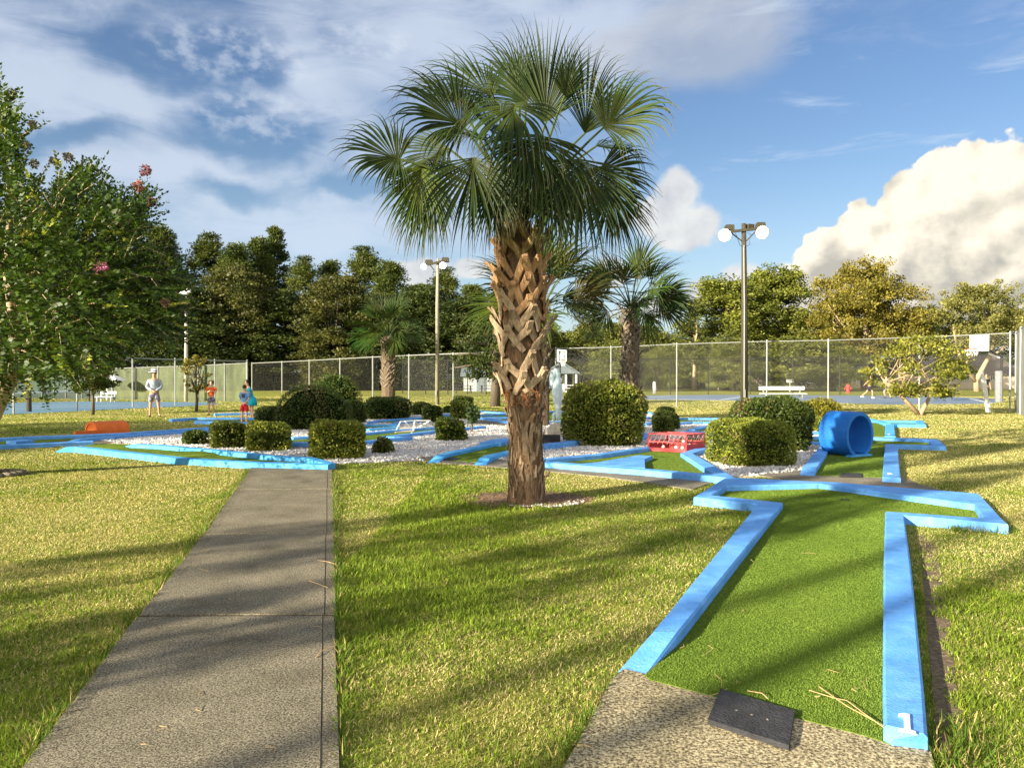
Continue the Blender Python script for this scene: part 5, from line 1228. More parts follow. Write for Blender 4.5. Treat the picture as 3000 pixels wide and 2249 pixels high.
# ------------------------------------------------------------------ fences
def fence(label, tops, mat='chain', post='steel', pr=.035, rail=True, mid=None, foot=0.0, group='wire fences round the courts'):
    """tops: (px, py of the top rail, distance)"""
    T = [P(*q) for q in tops]; T = [Vector((p.x, p.y, p.z)) for p in T]
    t = empty('fence', (T[0].x, T[0].y, 0), label, 'fence', group)
    for p in T:
        m = MB(); m.tube([(p.x, p.y, -.02), (p.x, p.y, p.z + .05)], pr, 7); m.lathe((p.x, p.y, p.z + .05), [(pr * 1.2, 0), (pr, .03), (.002, .05)], 7); m.build('post', MT[post], t)
    if rail:
        m = MB(); m.tube(T, pr * .75, 6); m.build('top_rail', MT[post], t)
    if mid:
        m = MB(); m.tube([Vector((p.x, p.y, p.z * mid)) for p in T], pr * .6, 6); m.build('mid_rail', MT[post], t)
    o = Vector(t.location); vs, fs, uv = [], [], []; u = 0
    for i in range(len(T) - 1):
        a, b = T[i], T[i + 1]; L = Vector((b.x - a.x, b.y - a.y)).length; n = len(vs)
        vs += [Vector((a.x, a.y + .03, foot)) - o, Vector((b.x, b.y + .03, foot)) - o, Vector((b.x, b.y + .03, b.z)) - o, Vector((a.x, a.y + .03, a.z)) - o]
        fs.append((n, n + 1, n + 2, n + 3)); uv += [(u, foot), (u + L, foot), (u + L, b.z), (u, a.z)]; u += L
    me = bpy.data.meshes.new('wire_mesh'); me.from_pydata([tuple(v) for v in vs], [], fs); me.materials.append(MT[mat])
    l = me.uv_layers.new(name='UVMap')
    for i, q in enumerate(uv): l.data[i].uv = q
    link('wire_mesh', me, t); return t
fence('tall galvanised wire fence along the basketball court, right of the palm', [(1628, 1021, 41), (1790, 1017, 40), (1983, 1008, 38.6), (2247, 1000, 37.2), (2427, 997, 36.4), (2694, 988, 35.4), (2960, 976, 33)], pr=.036)
fence('slatted grey fence side at the right edge of the picture', [(2978, 976, 32.6), (2992, 962, 30.6), (3030, 935, 28), (3120, 890, 24.5)], 'slats', pr=.06)
fence('front fence of the tennis court, with a dark opening in its mesh', [(-130, 1026, 28), (39, 1037, 31), (225, 1044, 34.5), (388, 1049, 38.2), (513, 1053, 40.6), (629, 1056, 43), (724, 1058, 45.5)], 'chain', pr=.04)
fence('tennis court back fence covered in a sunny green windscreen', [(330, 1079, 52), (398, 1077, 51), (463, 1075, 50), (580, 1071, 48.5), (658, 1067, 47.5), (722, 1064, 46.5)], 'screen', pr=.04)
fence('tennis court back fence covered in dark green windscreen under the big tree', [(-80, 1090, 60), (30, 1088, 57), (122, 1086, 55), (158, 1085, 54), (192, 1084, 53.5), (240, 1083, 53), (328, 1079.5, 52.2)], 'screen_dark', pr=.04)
fence('long fence with pale posts in front of the dark wood, between tennis court and palm', [(738, 1064, 76), (826, 1060, 72), (906, 1056, 67), (996, 1051, 62), (1092, 1046, 57), (1198, 1041, 52), (1328, 1036, 48.5), (1480, 1030, 46)], 'chain_far', pr=.055)
fence('black mesh fence on the far side of the courts', [(1180, 1056, 70), (1247, 1056, 69), (1312, 1055, 68), (1370, 1055, 68), (1424, 1054, 67), (1465, 1054, 67), (1700, 1053, 67), (1964, 1051, 66), (2075, 1050, 66), (2198, 1049, 65), (2323, 1047, 64.5), (2461, 1045, 63), (2762, 1042, 60), (3000, 1040, 58)], 'chain_far', 'blackpipe', pr=.045)
b = G(85, 1206); t = empty('fence_post', b, 'short dark wooden post by the tennis court on the left', 'post'); m = MB(); m.tube([b, b + Vector((0, 0, 1.0))], [.11, .10], 10); m.lathe(b + Vector((0, 0, 1.0)), [(.10, 0), (.06, .04), (.002, .05)], 10); m.build('post', MT['pole_dark'], t)
# tennis net
t = empty('tennis_net', P(60, 1178, 47), 'tennis net with a white tape across the blue court on the left', 'net')
a, b2 = P(20, 1152, 44), P(262, 1143, 47.5); m = MB(); m.bar(a, b2, .05, .09); m.build('tape', MT['white'], t)
m = MB(); me = bpy.data.meshes.new('net'); o_ = Vector(t.location)
me.from_pydata([tuple(Vector((a.x, a.y, .05)) - o_), tuple(Vector((b2.x, b2.y, .05)) - o_), tuple(b2 - o_), tuple(a - o_)], [], [(0, 1, 2, 3)]); me.materials.append(mesh_mat('net_cord', .10, .018, (.03, .03, .03)))
l = me.uv_layers.new(name='UVMap')
for i, q in enumerate([(0, 0), ((b2 - a).length, 0), ((b2 - a).length, 1), (0, 1)]): l.data[i].uv = q
link('net', me, t)
for p in (a, b2): m = MB(); m.tube([(p.x, p.y, 0), (p.x, p.y, p.z + .05)], .05, 8); m.build('net_post', MT['pole_dark'], t)

# ------------------------------------------------------------------ lamp poles
lampm, lnt, lb = newmat('lit_lamp'); lb.inputs['Emission Color'].default_value = (1, .95, .85, 1); lb.inputs['Emission Strength'].default_value = 6
def lamp_head(t, at, aim, s, lit=True):
    aim = Vector(aim).normalized(); at = Vector(at)
    m = MB(); m.lathe(at - aim * .34 * s, [(.001, 0), (.13 * s, .0), (.16 * s, .12 * s), (.30 * s, .28 * s), (.36 * s, .36 * s), (.34 * s, .37 * s)], 18, aim); h = m.build('lamp_head', MT['pole_dark' if lit else 'white'], t, True)
    m = MB(); m.lathe(at + aim * .0 * s, [(.335 * s, .0), (.30 * s, .05 * s), (.18 * s, .09 * s), (.001, .10 * s)], 18, aim); m.build('lens', lampm if lit else MT['white'], h, True)
    return h
def ballast(t, c, s, rz=0):
    m = MB(); m.box(c, (.40 * s, .30 * s, .22 * s), rz); m.box(Vector(c) + Vector((0, 0, .12 * s)), (.34 * s, .24 * s, .05 * s), rz); m.build('ballast_box', MT['pole_dark'], t)
# right pole
Yd = 35.5; k = M(Yd); b = P(2180, 1200, Yd); b.z = 0
t = empty('lamp_pole', b, 'tall dark lamp pole with two lit round lamps, standing by the wire fence', 'lamp pole', 'floodlight poles')
top = P(2179, 655, Yd); m = MB(); m.tube([(b.x, Yd, 0), tuple(P(2181, 900, Yd)), tuple(top)], [11 * k, 9 * k, 6.4 * k], 10); m.build('pole', MT['pole_dark'], t, True)
m = MB(); m.tube([P(2180, 1190, Yd - .17), P(2181, 900, Yd - .15), P(2179, 722, Yd - .12)], .035, 6); m.box(P(2179, 722, Yd - .13), (.07, .05, .12)); m.box(P(2181, 1153, Yd - .19), (.09, .06, .4)); m.build('conduit', MT['steel'], t)
m = MB(); m.bar(P(2136, 679, Yd - .1), P(2220, 670, Yd - .1), .12, .12); m.build('crossarm', MT['pole_dark'], t)
m = MB(); m.tube([P(2142, 682, Yd - .1), P(2173, 706, Yd - .05)], .03, 6); m.build('brace', MT['pole_dark'], t)
m = MB(); m.tube([P(2213, 679, Yd - .1), P(2186, 706, Yd - .05)], .03, 6); m.build('brace', MT['pole_dark'], t)
m = MB(); m.tube([P(2154, 683, Yd - .1), P(2160, 695, Yd - .1), P(2168, 720, Yd - .1), P(2176, 721, Yd - .1)], .012, 5); m.tube([P(2190, 681, Yd - .1), P(2200, 687, Yd - .1), P(2194, 710, Yd - .1), P(2198, 716, Yd - .1), P(2188, 721, Yd - .1)], .012, 5); m.build('cable', MT['blackpipe'], t)
ballast(t, P(2137, 668, Yd), 1.0); ballast(t, P(2228, 661, Yd), 1.0); m = MB(); m.box(P(2196, 664, Yd + .1), (.34, .3, .2), R(20)); m.build('ballast_box', MT['pole_dark'], t)
lamp_head(t, P(2123, 689, Yd - .25), (-.25, -.9, -.28), .86); lamp_head(t, P(2233, 681, Yd - .25), (.08, -.9, -.25), .90)
# left pole, weathered wood
Yd = 42; k = M(Yd); b = P(1281, 1183, Yd); b.z = 0
t = empty('lamp_pole', b, 'weathered wooden lamp pole with two lit lamps, left of the palm', 'lamp pole', 'floodlight poles')
top = P(1283, 757, Yd); m = MB(); m.tube([(b.x, Yd, 0), tuple(P(1281, 900, Yd)), tuple(top)], [6.2 * k, 5.2 * k, 3.8 * k], 10); m.build('pole', MT['pole_wood'], t, True)
m = MB(); m.bar(P(1252, 775, Yd - .1), P(1308, 763, Yd - .1), .12, .12); m.build('crossarm', MT['pole_dark'], t)
m = MB(); m.tube([P(1260, 776, Yd - .1), P(1273, 793, Yd - .05)], .03, 6); m.build('brace', MT['pole_dark'], t)
ballast(t, P(1257, 769, Yd), 1.0); ballast(t, P(1305, 762, Yd), 1.0)
m = MB(); m.box(P(1277, 1152, Yd - .13), (.10, .08, .3)); m.build('switch_box', MT['steel'], t)
lamp_head(t, P(1241, 781, Yd - .25), (-.25, -.9, -.3), .50); lamp_head(t, P(1297, 778, Yd - .25), (.05, -.9, -.25), .54)
# white pole over the tennis court
Yd = 47.5; k = M(Yd); b = P(545, 1175, Yd); b.z = 0
t = empty('lamp_pole', b, 'pale wooden pole with white floodlights turned to the tennis court', 'lamp pole', 'floodlight poles')
m = MB(); m.tube([(b.x, Yd, 0), tuple(P(546, 852, Yd))], [5.6 * k, 4.2 * k], 10); m.build('pole', pmat('bleached_pole', [(.3, (.42, .38, .30)), (.7, (.60, .55, .46))], 6, .85, .3, 30, stretch=(8, 8, .6)), t, True)
m = MB(); m.bar(P(530, 858, Yd), P(552, 850, Yd), .14, .10); m.build('crossarm', MT['white'], t)
lamp_head(t, P(520, 866, Yd - .1), (-.8, -.2, -.6), .75, False); lamp_head(t, P(540, 864, Yd + .1), (-.8, -.1, -.6), .75, False); m = MB(); m.box(P(551, 852, Yd), (.25, .25, .22)); m.build('ballast_box', MT['white'], t)
Yd = 50; k = M(Yd); b = P(316, 1170, Yd); b.z = 0
t = empty('lamp_pole', b, 'pale pole half hidden by the small dark leafy tree on the left', 'lamp pole', 'floodlight poles')
m = MB(); m.tube([(b.x, Yd, 0), tuple(P(316, 955, Yd))], [5 * k, 3.6 * k], 10); m.lathe(P(316, 955, Yd), [(3.9 * k, 0), (3.9 * k, .08), (.002, .1)], 10); m.build('pole', MT['white'], t, True)

# ------------------------------------------------------------------ hoops, bench, small furniture
Yd = 63; t = empty('basketball_hoop', (P(1652, 1150, Yd).x, Yd, 0), 'white framed basketball backboard with a red rim, above the grey pavilion roof', 'hoop', 'basketball hoops')
m = MB()
for a, b2 in (((1634, 1024), (1634, 1058)), ((1658, 1026), (1658, 1058)), ((1634, 1025), (1658, 1027)), ((1634, 1058), (1658, 1058))): m.bar(P(*a, Yd), P(*b2, Yd), .12, .09)
m.build('backboard_frame', MT['white'], t)
m = MB()
for a, b2 in (((1642, 1038), (1642, 1052)), ((1650, 1038), (1650, 1052)), ((1642, 1038), (1650, 1038))): m.bar(P(*a, Yd - .1), P(*b2, Yd - .1), .09, .06)
m.build('target_square', MT['white'], t)
m = MB(); q = [P(1635, 1026, Yd + .08), P(1657, 1028, Yd + .08), P(1657, 1057, Yd + .08), P(1635, 1057, Yd + .08)]; m.add(q + [v + Vector((0, .02, 0)) for v in q], [(0, 1, 2, 3), (7, 6, 5, 4)]); gm_, gn, gb = newmat('acrylic'); gb.inputs['Base Color'].default_value = (.7, .75, .75, 1); gb.inputs['Alpha'].default_value = .35; gb.inputs['Roughness'].default_value = .1; m.build('glass_panel', gm_, t)
def rim(t, c, rad, mat):
    m = MB(); n = 20; m.tube([(c.x + math.cos(a) * rad, c.y + math.sin(a) * rad, c.z) for a in [2 * math.pi * i / n for i in range(n + 1)]], .022, 6); o = m.build('rim', MT[mat], t)
    m = MB()
    for i in range(12):
        a = 2 * math.pi * i / 12
        for sgn in (-1, 1):
            m.tube([(c.x + math.cos(a + sgn * f * .6) * rad * (1 - .4 * f), c.y + math.sin(a + sgn * f * .6) * rad * (1 - .4 * f), c.z - .42 * f) for f in (0, .35, .7, 1)], .012, 4)
    m.build('net', MT['white'], t)
rim(t, P(1650, 1057, Yd - .5), .24, 'red')
m = MB(); m.tube([P(1640, 1150, Yd + .8) * 1, P(1640, 1062, Yd + .8), P(1645, 1056, Yd + .1)], .09, 8); m.build('pole', MT['blackpipe'], t)
Yd = 46; k = M(Yd); t = empty('basketball_hoop', (P(2926, 1170, Yd).x, Yd, 0), 'basketball hoop on a padded grey post, its backboard seen edge on', 'hoop', 'basketball hoops')
b = P(2926, 1172, Yd); m = MB(); m.tube([(b.x, Yd, 0), (b.x, Yd, 1.9)], .22, 12); m.lathe((b.x, Yd, 1.9), [(.22, 0), (.16, .05), (.01, .06)], 12); m.build('pad', pmat('grey_pad', [(.3, (.16, .16, .17)), (.7, (.24, .24, .25))], 6, .6), t)
m = MB(); m.tube([P(2930, 1120, Yd), P(2935, 1046, Yd), P(2905, 1030, Yd), P(2872, 1016, Yd)], .08, 8); m.build('arm', MT['blackpipe'], t)
m = MB(); m.tube([P(2928, 1048, Yd - .05), P(2896, 1036, Yd - .05)], .05, 8); m.build('brace', MT['white'], t)
a = P(2869, 980, Yd); m = MB(); m.box((a.x, Yd, (a.z + P(2869, 1029, Yd).z) / 2), (.10, 1.75, a.z - P(2869, 1029, Yd).z)); m.build('backboard', MT['white'], t)
rim(t, P(2848, 1022, Yd), .42, 'red')
# leaning white post by the fence
b = G(2896, 1208); t = empty('marker_post', b, 'leaning white board standing on the lawn by the right fence corner', 'post'); tp_ = P(2880, 1103, b.y); m = MB(); m.bar(b, tp_, .19, .05); m.build('board', MT['white'], t); m = MB(); m.bar(tp_, tp_ + Vector((-.03, 0, .18)), .10, .05); m.build('tip', MT['white'], t)
def bench(px0, px1, py_seat, py_top, by, label, two=False, mat='white'):
    a, b2 = G(px0, by), G(px1, by); d = (b2 - a).normalized(); n = Vector((-d.y, d.x, 0)); t = empty('bench', a.lerp(b2, .5), label, 'bench', 'white benches'); Y_ = a.lerp(b2, .5).y
    zs, zt = P(px0, py_seat, Y_).z, P(px0, py_top, Y_).z
    m = MB(); m.bar(a + Vector((0, 0, zs)) - n * .20, b2 + Vector((0, 0, zs)) - n * .20, .20, .05); m.bar(a + Vector((0, 0, zs)) + n * .05, b2 + Vector((0, 0, zs)) + n * .05, .20, .05); m.build('seat', MT[mat], t)
    for f in (1.0, .70):
        m = MB(); z = zs + (zt - zs) * f; m.bar(a + Vector((0, 0, z)) + n * .22, b2 + Vector((0, 0, z)) + n * .22, .04, (zt - zs) * .22); m.build('backrest', MT[mat], t)
    for f in (.10, .90):
        p = a.lerp(b2, f)
        m = MB(); m.bar(p - n * .25, p - n * .25 + Vector((0, 0, zs)), .07); m.bar(p + n * .2, p + n * .24 + Vector((0, 0, zt)), .07); m.bar(p - n * .25 + Vector((0, 0, zs - .06)), p + n * .2 + Vector((0, 0, zs - .06)), .06); m.build('leg', MT['steel'], t)
bench(2226, 2360, 1153, 1134, 1168, 'long white bench in front of the basketball court')
bench(286, 336, 1162, 1148, 1177, 'small white bench on the tennis court behind the small leafy tree')
# sunshade beside the court
Yd = 50; t = empty('parasol', (P(326, 1175, Yd).x, Yd, 0), 'white sunshade over the tennis court bench', 'parasol'); c = P(328, 1100, Yd)
m = MB(); m.lathe((c.x, Yd, c.z - .2), [(.95, -.12), (.92, -.10), (.45, .14), (.02, .28)], 8); m.build('canopy', MT['white'], t); m = MB(); m.tube([(c.x, Yd, 0), (c.x, Yd, c.z + .1)], .03, 8); m.build('pole', MT['steel'], t)
# fire hydrant
Yd = 74; k = M(Yd); b = P(2484, 1148, Yd); b.z = 0; t = empty('fire_hydrant', b, 'red fire hydrant far beyond the basketball court', 'hydrant')
m = MB(); m.lathe(b, [(.26, 0), (.26, .06), (.17, .1), (.17, .55), (.23, .58), (.23, .64), (.16, .78), (.05, .86), (.002, .9)], 14); m.build('body', MT['red'], t)
for sx in (-1, 1): m = MB(); m.lathe(b + Vector((sx * .14, 0, .42)), [(.09, 0), (.09, .12), (.11, .13), (.11, .18), (.002, .2)], 10, (sx, 0, 0)); m.build('nozzle', MT['red'], t)
# bollards and a sign
for px, lab in ((1917, 'white bollard on the far field left of the brown house'),):
    Yd = 70; k = M(Yd); b = P(px, 1150, Yd); b.z = 0; t = empty('bollard', b, lab, 'bollard'); m = MB(); m.lathe(b, [(.14, 0), (.14, 1.05), (.11, 1.12), (.002, 1.15)], 12); m.build('post', MT['white'], t)
Yd = 84; b = P(1912, 1145, Yd); b.z = 0; t = empty('globe_lamp', b, 'small round garden lamp above the white bollard', 'lamp'); m = MB(); m.tube([b, b + Vector((0, 0, 1.45))], .05, 8); m.build('post', MT['pole_dark'], t); m = MB(); m.sphere(b + Vector((0, 0, 1.6)), .17, 14); m.build('globe', MT['white'], t, True)
Yd = 80; b = P(2314, 1145, Yd); b.z = 0; t = empty('sign_post', b, 'plain white sign on a thin post before the cream house', 'sign'); m = MB(); m.tube([b, b + Vector((0, 0, 1.0))], .035, 8); m.build('post', MT['white'], t); m = MB(); m.box(b + Vector((0, -.05, 1.15)), (.75, .04, .32)); m.box(b + Vector((0, -.05, 1.33)), (.83, .06, .05)); m.build('board', MT['white'], t)

# ------------------------------------------------------------------ houses, pavilion
roofb = pmat('brown_shingle', [(.3, (.085, .065, .055)), (.7, (.16, .13, .11))], 3, .9, .6, 30, stretch=(1, 1, 5)); wallb = pmat('brown_siding', [(.3, (.06, .045, .036)), (.7, (.11, .085, .07))], 3, .85, .3, 20, stretch=(.4, .4, 8))
cream = pmat('cream_siding', [(.3, (.55, .44, .32)), (.7, (.70, .58, .44))], 2, .8, .2, 20, stretch=(.4, .4, 8)); glass = pmat('dark_glass', [(.3, (.03, .035, .04)), (.7, (.07, .08, .09))], 2, .15, spec=.6); deck = pmat('bleached_timber', [(.3, (.45, .36, .24)), (.7, (.62, .52, .38))], 6, .85)
redroof = pmat('red_brown_roof', [(.3, (.15, .075, .055)), (.7, (.24, .13, .10))], 3, .9, .6, 30, stretch=(1, 1, 5))
def gable(t, x0, x1, Y0, Y1, z0, z1, mat, over=.5, axis='x', th=.14):
    m = MB()
    if axis == 'x':
        ym = (Y0 + Y1) / 2
        for ya in (Y0 - over, Y1 + over):
            za = z0 - (z1 - z0) * over / (ym - Y0)
            q = [Vector((x0 - over, ya, za)), Vector((x1 + over, ya, za)), Vector((x1 + over, ym, z1)), Vector((x0 - over, ym, z1))]; m.add(q + [v + Vector((0, 0, th)) for v in q], [(3, 2, 1, 0), (4, 5, 6, 7), (0, 1, 5, 4), (1, 2, 6, 5), (2, 3, 7, 6), (3, 0, 4, 7)])
    else:
        xm = (x0 + x1) / 2
        for xa in (x0 - over, x1 + over):
            za = z0 - (z1 - z0) * over / (xm - x0)
            q = [Vector((xa, Y0 - over, za)), Vector((xm, Y0 - over, z1)), Vector((xm, Y1 + over, z1)), Vector((xa, Y1 + over, za))]; m.add(q + [v + Vector((0, 0, th)) for v in q], [(3, 2, 1, 0), (4, 5, 6, 7), (0, 1, 5, 4), (1, 2, 6, 5), (2, 3, 7, 6), (3, 0, 4, 7)])
    return m.build('roof', mat, t)
def house(label, px0, px1, Yd, eave, ridge, depth, wmat, rmat, wins=(), axis='x', group='houses beyond the courts', chim=None):
    x0, x1 = P(px0, 1105, Yd).x, P(px1, 1105, Yd).x; ze, zr = P(px0, eave, Yd).z, P(px0, ridge, Yd + depth / 2).z
    t = empty('house', ((x0 + x1) / 2, Yd, 0), label, 'house', group); m = MB()
    if axis == 'x':
        m.prism([(x0, Yd), (x1, Yd), (x1, Yd + depth), (x0, Yd + depth)], 0, ze)
        for x in (x0 + .002, x1 - .002): m.add([(x, Yd, ze - .01), (x, Yd + depth, ze - .01), (x, Yd + depth / 2, zr)], [(0, 1, 2)])
    else:
        m.prism([(x0, Yd), (x1, Yd), (x1, Yd + depth), (x0, Yd + depth)], 0, ze)
        for y in (Yd + .002, Yd + depth - .002): m.add([(x0, y, ze - .01), (x1, y, ze - .01), ((x0 + x1) / 2, y, zr)], [(0, 1, 2)])
    m.build('wall', wmat, t); gable(t, x0, x1, Yd, Yd + depth, ze, zr, rmat, .5, axis)
    for a, b2, c, d in wins:
        p, q = P(a, c, Yd), P(b2, d, Yd); q.z = max(q.z, .15)
        m = MB(); w_, h_ = q.x - p.x, p.z - q.z; cx_, cz_ = (p.x + q.x) / 2, (p.z + q.z) / 2
        for sx in (-1, 1): m.box((cx_ + sx * w_ / 2, Yd - .03, cz_), (.10, .10, h_ + .1))
        for sz in (-1, 1): m.box((cx_, Yd - .035, cz_ + sz * h_ / 2), (w_ - .1, .11, .10))
        m.box((cx_, Yd - .02, cz_), (.05, .06, h_ - .1)); o = m.build('window', MT['white'], t)
        m = MB(); m.box((cx_, Yd + .005, cz_), (w_ - .08, .03, h_ - .08)); g_ = m.build('pane', glass, t); g_.parent = o
    if chim: m = MB(); p = P(chim, ridge, Yd + depth / 2); m.box((p.x, Yd + depth / 2, zr + .4), (.9, .8, 2.2)); m.build('chimney', wmat, t)
    return t
house('long low dark brown house behind the largest round hedge', 1690, 1885, 100, 1092, 1062, 9, wallb, roofb, ((1720, 1738, 1104, 1124), (1790, 1808, 1104, 1124), (1842, 1852, 1103, 1136)))
house('brown house with a steep shingle roof left of the dark lamp pole', 1985, 2066, 98, 1098, 1008, 12, wallb, roofb, ((2000, 2014, 1108, 1126), (2034, 2048, 1108, 1126)))
house('house with a steep red brown roof half hidden by trees', 1975, 2030, 116, 1060, 1000, 10, wallb, redroof, ((1990, 2004, 1070, 1090),))
house('sunlit cream house shaded by spreading trees, behind the white bench', 2205, 2395, 102, 1072, 1030, 10, cream, roofb, ((2236, 2252, 1088, 1106), (2282, 2292, 1086, 1132), (2345, 2360, 1108, 1122), (2366, 2380, 1108, 1122), (2308, 2322, 1084, 1104)))
house('low cream house with a dark roof behind the forked feathery tree', 2740, 2980, 98, 1092, 1042, 10, cream, roofb, ((2800, 2816, 1100, 1114), (2824, 2840, 1100, 1114), (2900, 2916, 1100, 1114), (2860, 2870, 1098, 1134)))
house('small cream house half hidden behind the red fire hydrant', 2462, 2520, 108, 1098, 1072, 8, cream, roofb, ((2476, 2488, 1106, 1120), (2498, 2508, 1106, 1120)))
# outside staircase
Yd = 92; t = empty('staircase', (P(2140, 1105, Yd).x, Yd, 0), 'bleached timber outside staircase rising to the right beside the cream house', 'staircase')
A_, B_ = P(2118, 1117, Yd), P(2162, 1083, Yd)
m = MB(); m.bar(A_, B_, .1, .34); m.bar(A_ + Vector((0, 1.2, 0)), B_ + Vector((0, 1.2, 0)), .1, .34)
for i in range(1, 10): p = A_.lerp(B_, i / 10); m.box((p.x, Yd + .6, p.z + .1), (.34, 1.08, .05))
m.build('flight', deck, t)
m = MB(); A2, B2 = P(2136, 1118, Yd + 1.5), P(2160, 1133, Yd + 1.5); m.bar(A2, B2, .1, .34); m.bar(A2 + Vector((0, 1.2, 0)), B2 + Vector((0, 1.2, 0)), .1, .34)
for i in range(1, 6): p = A2.lerp(B2, i / 6); m.box((p.x, Yd + 2.1, p.z + .1), (.3, 1.08, .05))
m.build('flight', deck, t)
m = MB(); c = P(2110, 1118, Yd); m.box((c.x, Yd + .6, c.z), (.95, 1.3, .12)); m.build('landing', deck, t)
m = MB(); up = Vector((0, 0, .95))
for y in (0, 1.2):
    m.bar(A_ + up + Vector((0, y, 0)), B_ + up + Vector((0, y, 0)), .09, .12)
    for i in range(0, 9): p = A_.lerp(B_, i / 8) + Vector((0, y, 0)); m.bar(p, p + up, .06)
m.bar(c + Vector((-.5, 0, 1.0)), c + Vector((.5, 0, 1.0)), .09, .12); m.bar(c + Vector((-.47, 0, 0)), c + Vector((-.47, 0, 1)), .07); m.build('railing', deck, t)
for px in (2105, 2160, 2172): p = P(px, 1110, Yd); m = MB(); m.bar((p.x, Yd + .3, 0), (p.x, Yd + .3, P(px, 1118 if px < 2110 else 1085, Yd).z), .2); m.build('post', deck, t)
m = MB(); c = P(2167, 1083, Yd); m.box((c.x, Yd + .6, c.z), (.9, 1.4, .12)); m.build('landing', deck, t)
# picnic pavilion and shed
Yd = 76; x0, x1 = P(1600, 1100, Yd).x, P(1694, 1100, Yd).x; t = empty('pavilion', ((x0 + x1) / 2, Yd, 0), 'open picnic pavilion with a grey gabled roof beside the seahorse statue', 'pavilion')
gr = pmat('grey_metal_roof', [(.3, (.11, .14, .16)), (.7, (.17, .20, .22))], 2, .5, .2, 8, stretch=(6, .4, .4))
gable(t, x0, x1, Yd, Yd + 4, P(1600, 1093, Yd).z, P(1640, 1062, Yd).z, gr, .3, 'y')
m = MB(); xm = (x0 + x1) / 2; m.add([(x0, Yd - .1, P(1600, 1094, Yd).z), (x1, Yd - .1, P(1600, 1094, Yd).z), (xm, Yd - .1, P(1640, 1064, Yd).z)], [(0, 1, 2)]); m.add([(x0, Yd + .0, P(1600, 1094, Yd).z), (x1, Yd + .0, P(1600, 1094, Yd).z), (xm, Yd + .0, P(1640, 1064, Yd).z)], [(2, 1, 0)]); m.build('gable_end', gr, t)
for x in (x0 + .2, (x0 + x1) / 2 + .4, x1 - .2):
    for y in (Yd + .2, Yd + 3.8): m = MB(); m.bar((x, y, 0), (x, y, P(1600, 1093, Yd).z + .05), .18); m.build('post', MT['white'], t)
def picnic(px, by, Yd, label, mat):
    b = P(px, by, Yd); b.z = 0; t = empty('picnic_table', b, label, 'picnic table', 'picnic tables')
    m = MB(); m.box(b + Vector((0, 0, .74)), (1.8, .75, .05)); m.build('tabletop', mat, t)
    for s in (-1, 1): m = MB(); m.box(b + Vector((0, s * .68, .45)), (1.8, .27, .05)); m.build('seat', mat, t)
    for s in (-1, 1): m = MB(); m.bar(b + Vector((s * .65, -.7, 0)), b + Vector((s * .65, .25, .71)), .08); m.bar(b + Vector((s * .72, .7, 0)), b + Vector((s * .72, -.25, .71)), .08); m.bar(b + Vector((s * .69, -.75, .4)), b + Vector((s * .69, .75, .4)), .07); m.build('leg', mat, t)
picnic(1664, 1150, 75.2, 'pale picnic table under the grey pavilion roof', MT['white'])
picnic(1358, 1150, 72, 'black picnic table in front of the white shed', MT['dark'])
picnic(1432, 1150, 72.5, 'black picnic table half hidden by the cedar trunk', MT['dark'])
Yd = 82; x0, x1 = P(1358, 1100, Yd).x, P(1470, 1100, Yd).x; t = empty('shed', ((x0 + x1) / 2, Yd, 0), 'small white shed with a blue grey roof behind the cedar', 'shed')
m = MB(); m.prism([(x0, Yd), (x1, Yd), (x1, Yd + 4), (x0, Yd + 4)], 0, P(1360, 1100, Yd).z); m.build('wall', pmat('shed_wall', [(.3, (.30, .32, .33)), (.7, (.40, .42, .43))], 3, .8), t); gable(t, x0, x1, Yd, Yd + 4, P(1360, 1099, Yd).z, P(1360, 1080, Yd + 2).z, gr, .35, 'x')  # white wall toned grey: its shade is put into the colour
p = P(1408, 1118, Yd); m = MB(); m.box((p.x, Yd - .03, 1.0), (.9, .06, 2.0)); d_ = m.build('door', gr, t); m = MB(); m.sphere((p.x + .35, Yd - .09, 1.0), .05, 8); h_ = m.build('handle', MT['dark'], t); h_.parent = d_

# ------------------------------------------------------------------ things on the course
# red mesh cage with balls inside
b0, b1 = G(1900, 1325), G(2012, 1331); d = (b1 - b0).normalized(); n = Vector((-d.y, d.x, 0)).normalized(); n = (n + d * .35).normalized(); Wc, Dc, Hc = (b1 - b0).length * .98, .62, .36
c = b0 + d * Wc / 2 + n * Dc / 2; t = empty('wire_cage', (c.x, c.y, .03), 'red metal mesh cage holding white golf balls, sitting on the turf', 'cage')
def cp_(u, v, z): return b0 + d * Wc * u + n * Dc * v + Vector((0, 0, .03 + z))
m = MB()
for u, v in ((0, 0), (1, 0), (1, 1), (0, 1)): m.bar(cp_(u, v, 0), cp_(u, v, Hc), .026)
for z in (Hc, .2):
    for (u, v), (u2, v2) in (((0, 0), (1, 0)), ((1, 0), (1, 1)), ((1, 1), (0, 1)), ((0, 1), (0, 0))): m.bar(cp_(u, v, z), cp_(u2, v2, z), .022)
for f in (.33, .66): m.bar(cp_(f, 0, Hc), cp_(f, 1, Hc), .016)
m.bar(cp_(0, .5, Hc), cp_(1, .5, Hc), .016); m.build('frame', MT['red'], t)
for i, ((u, v), (u2, v2)) in enumerate((((0, 0), (1, 0)), ((1, 0), (1, 1)), ((1, 1), (0, 1)), ((0, 1), (0, 0)))):
    m = MB(); hh = .075 if i == 0 else .16; m.bar(cp_(u, v, hh / 2 + .005), cp_(u2, v2, hh / 2 + .005), .012, hh); m.build('side_panel', MT['red'], t)
m = MB()
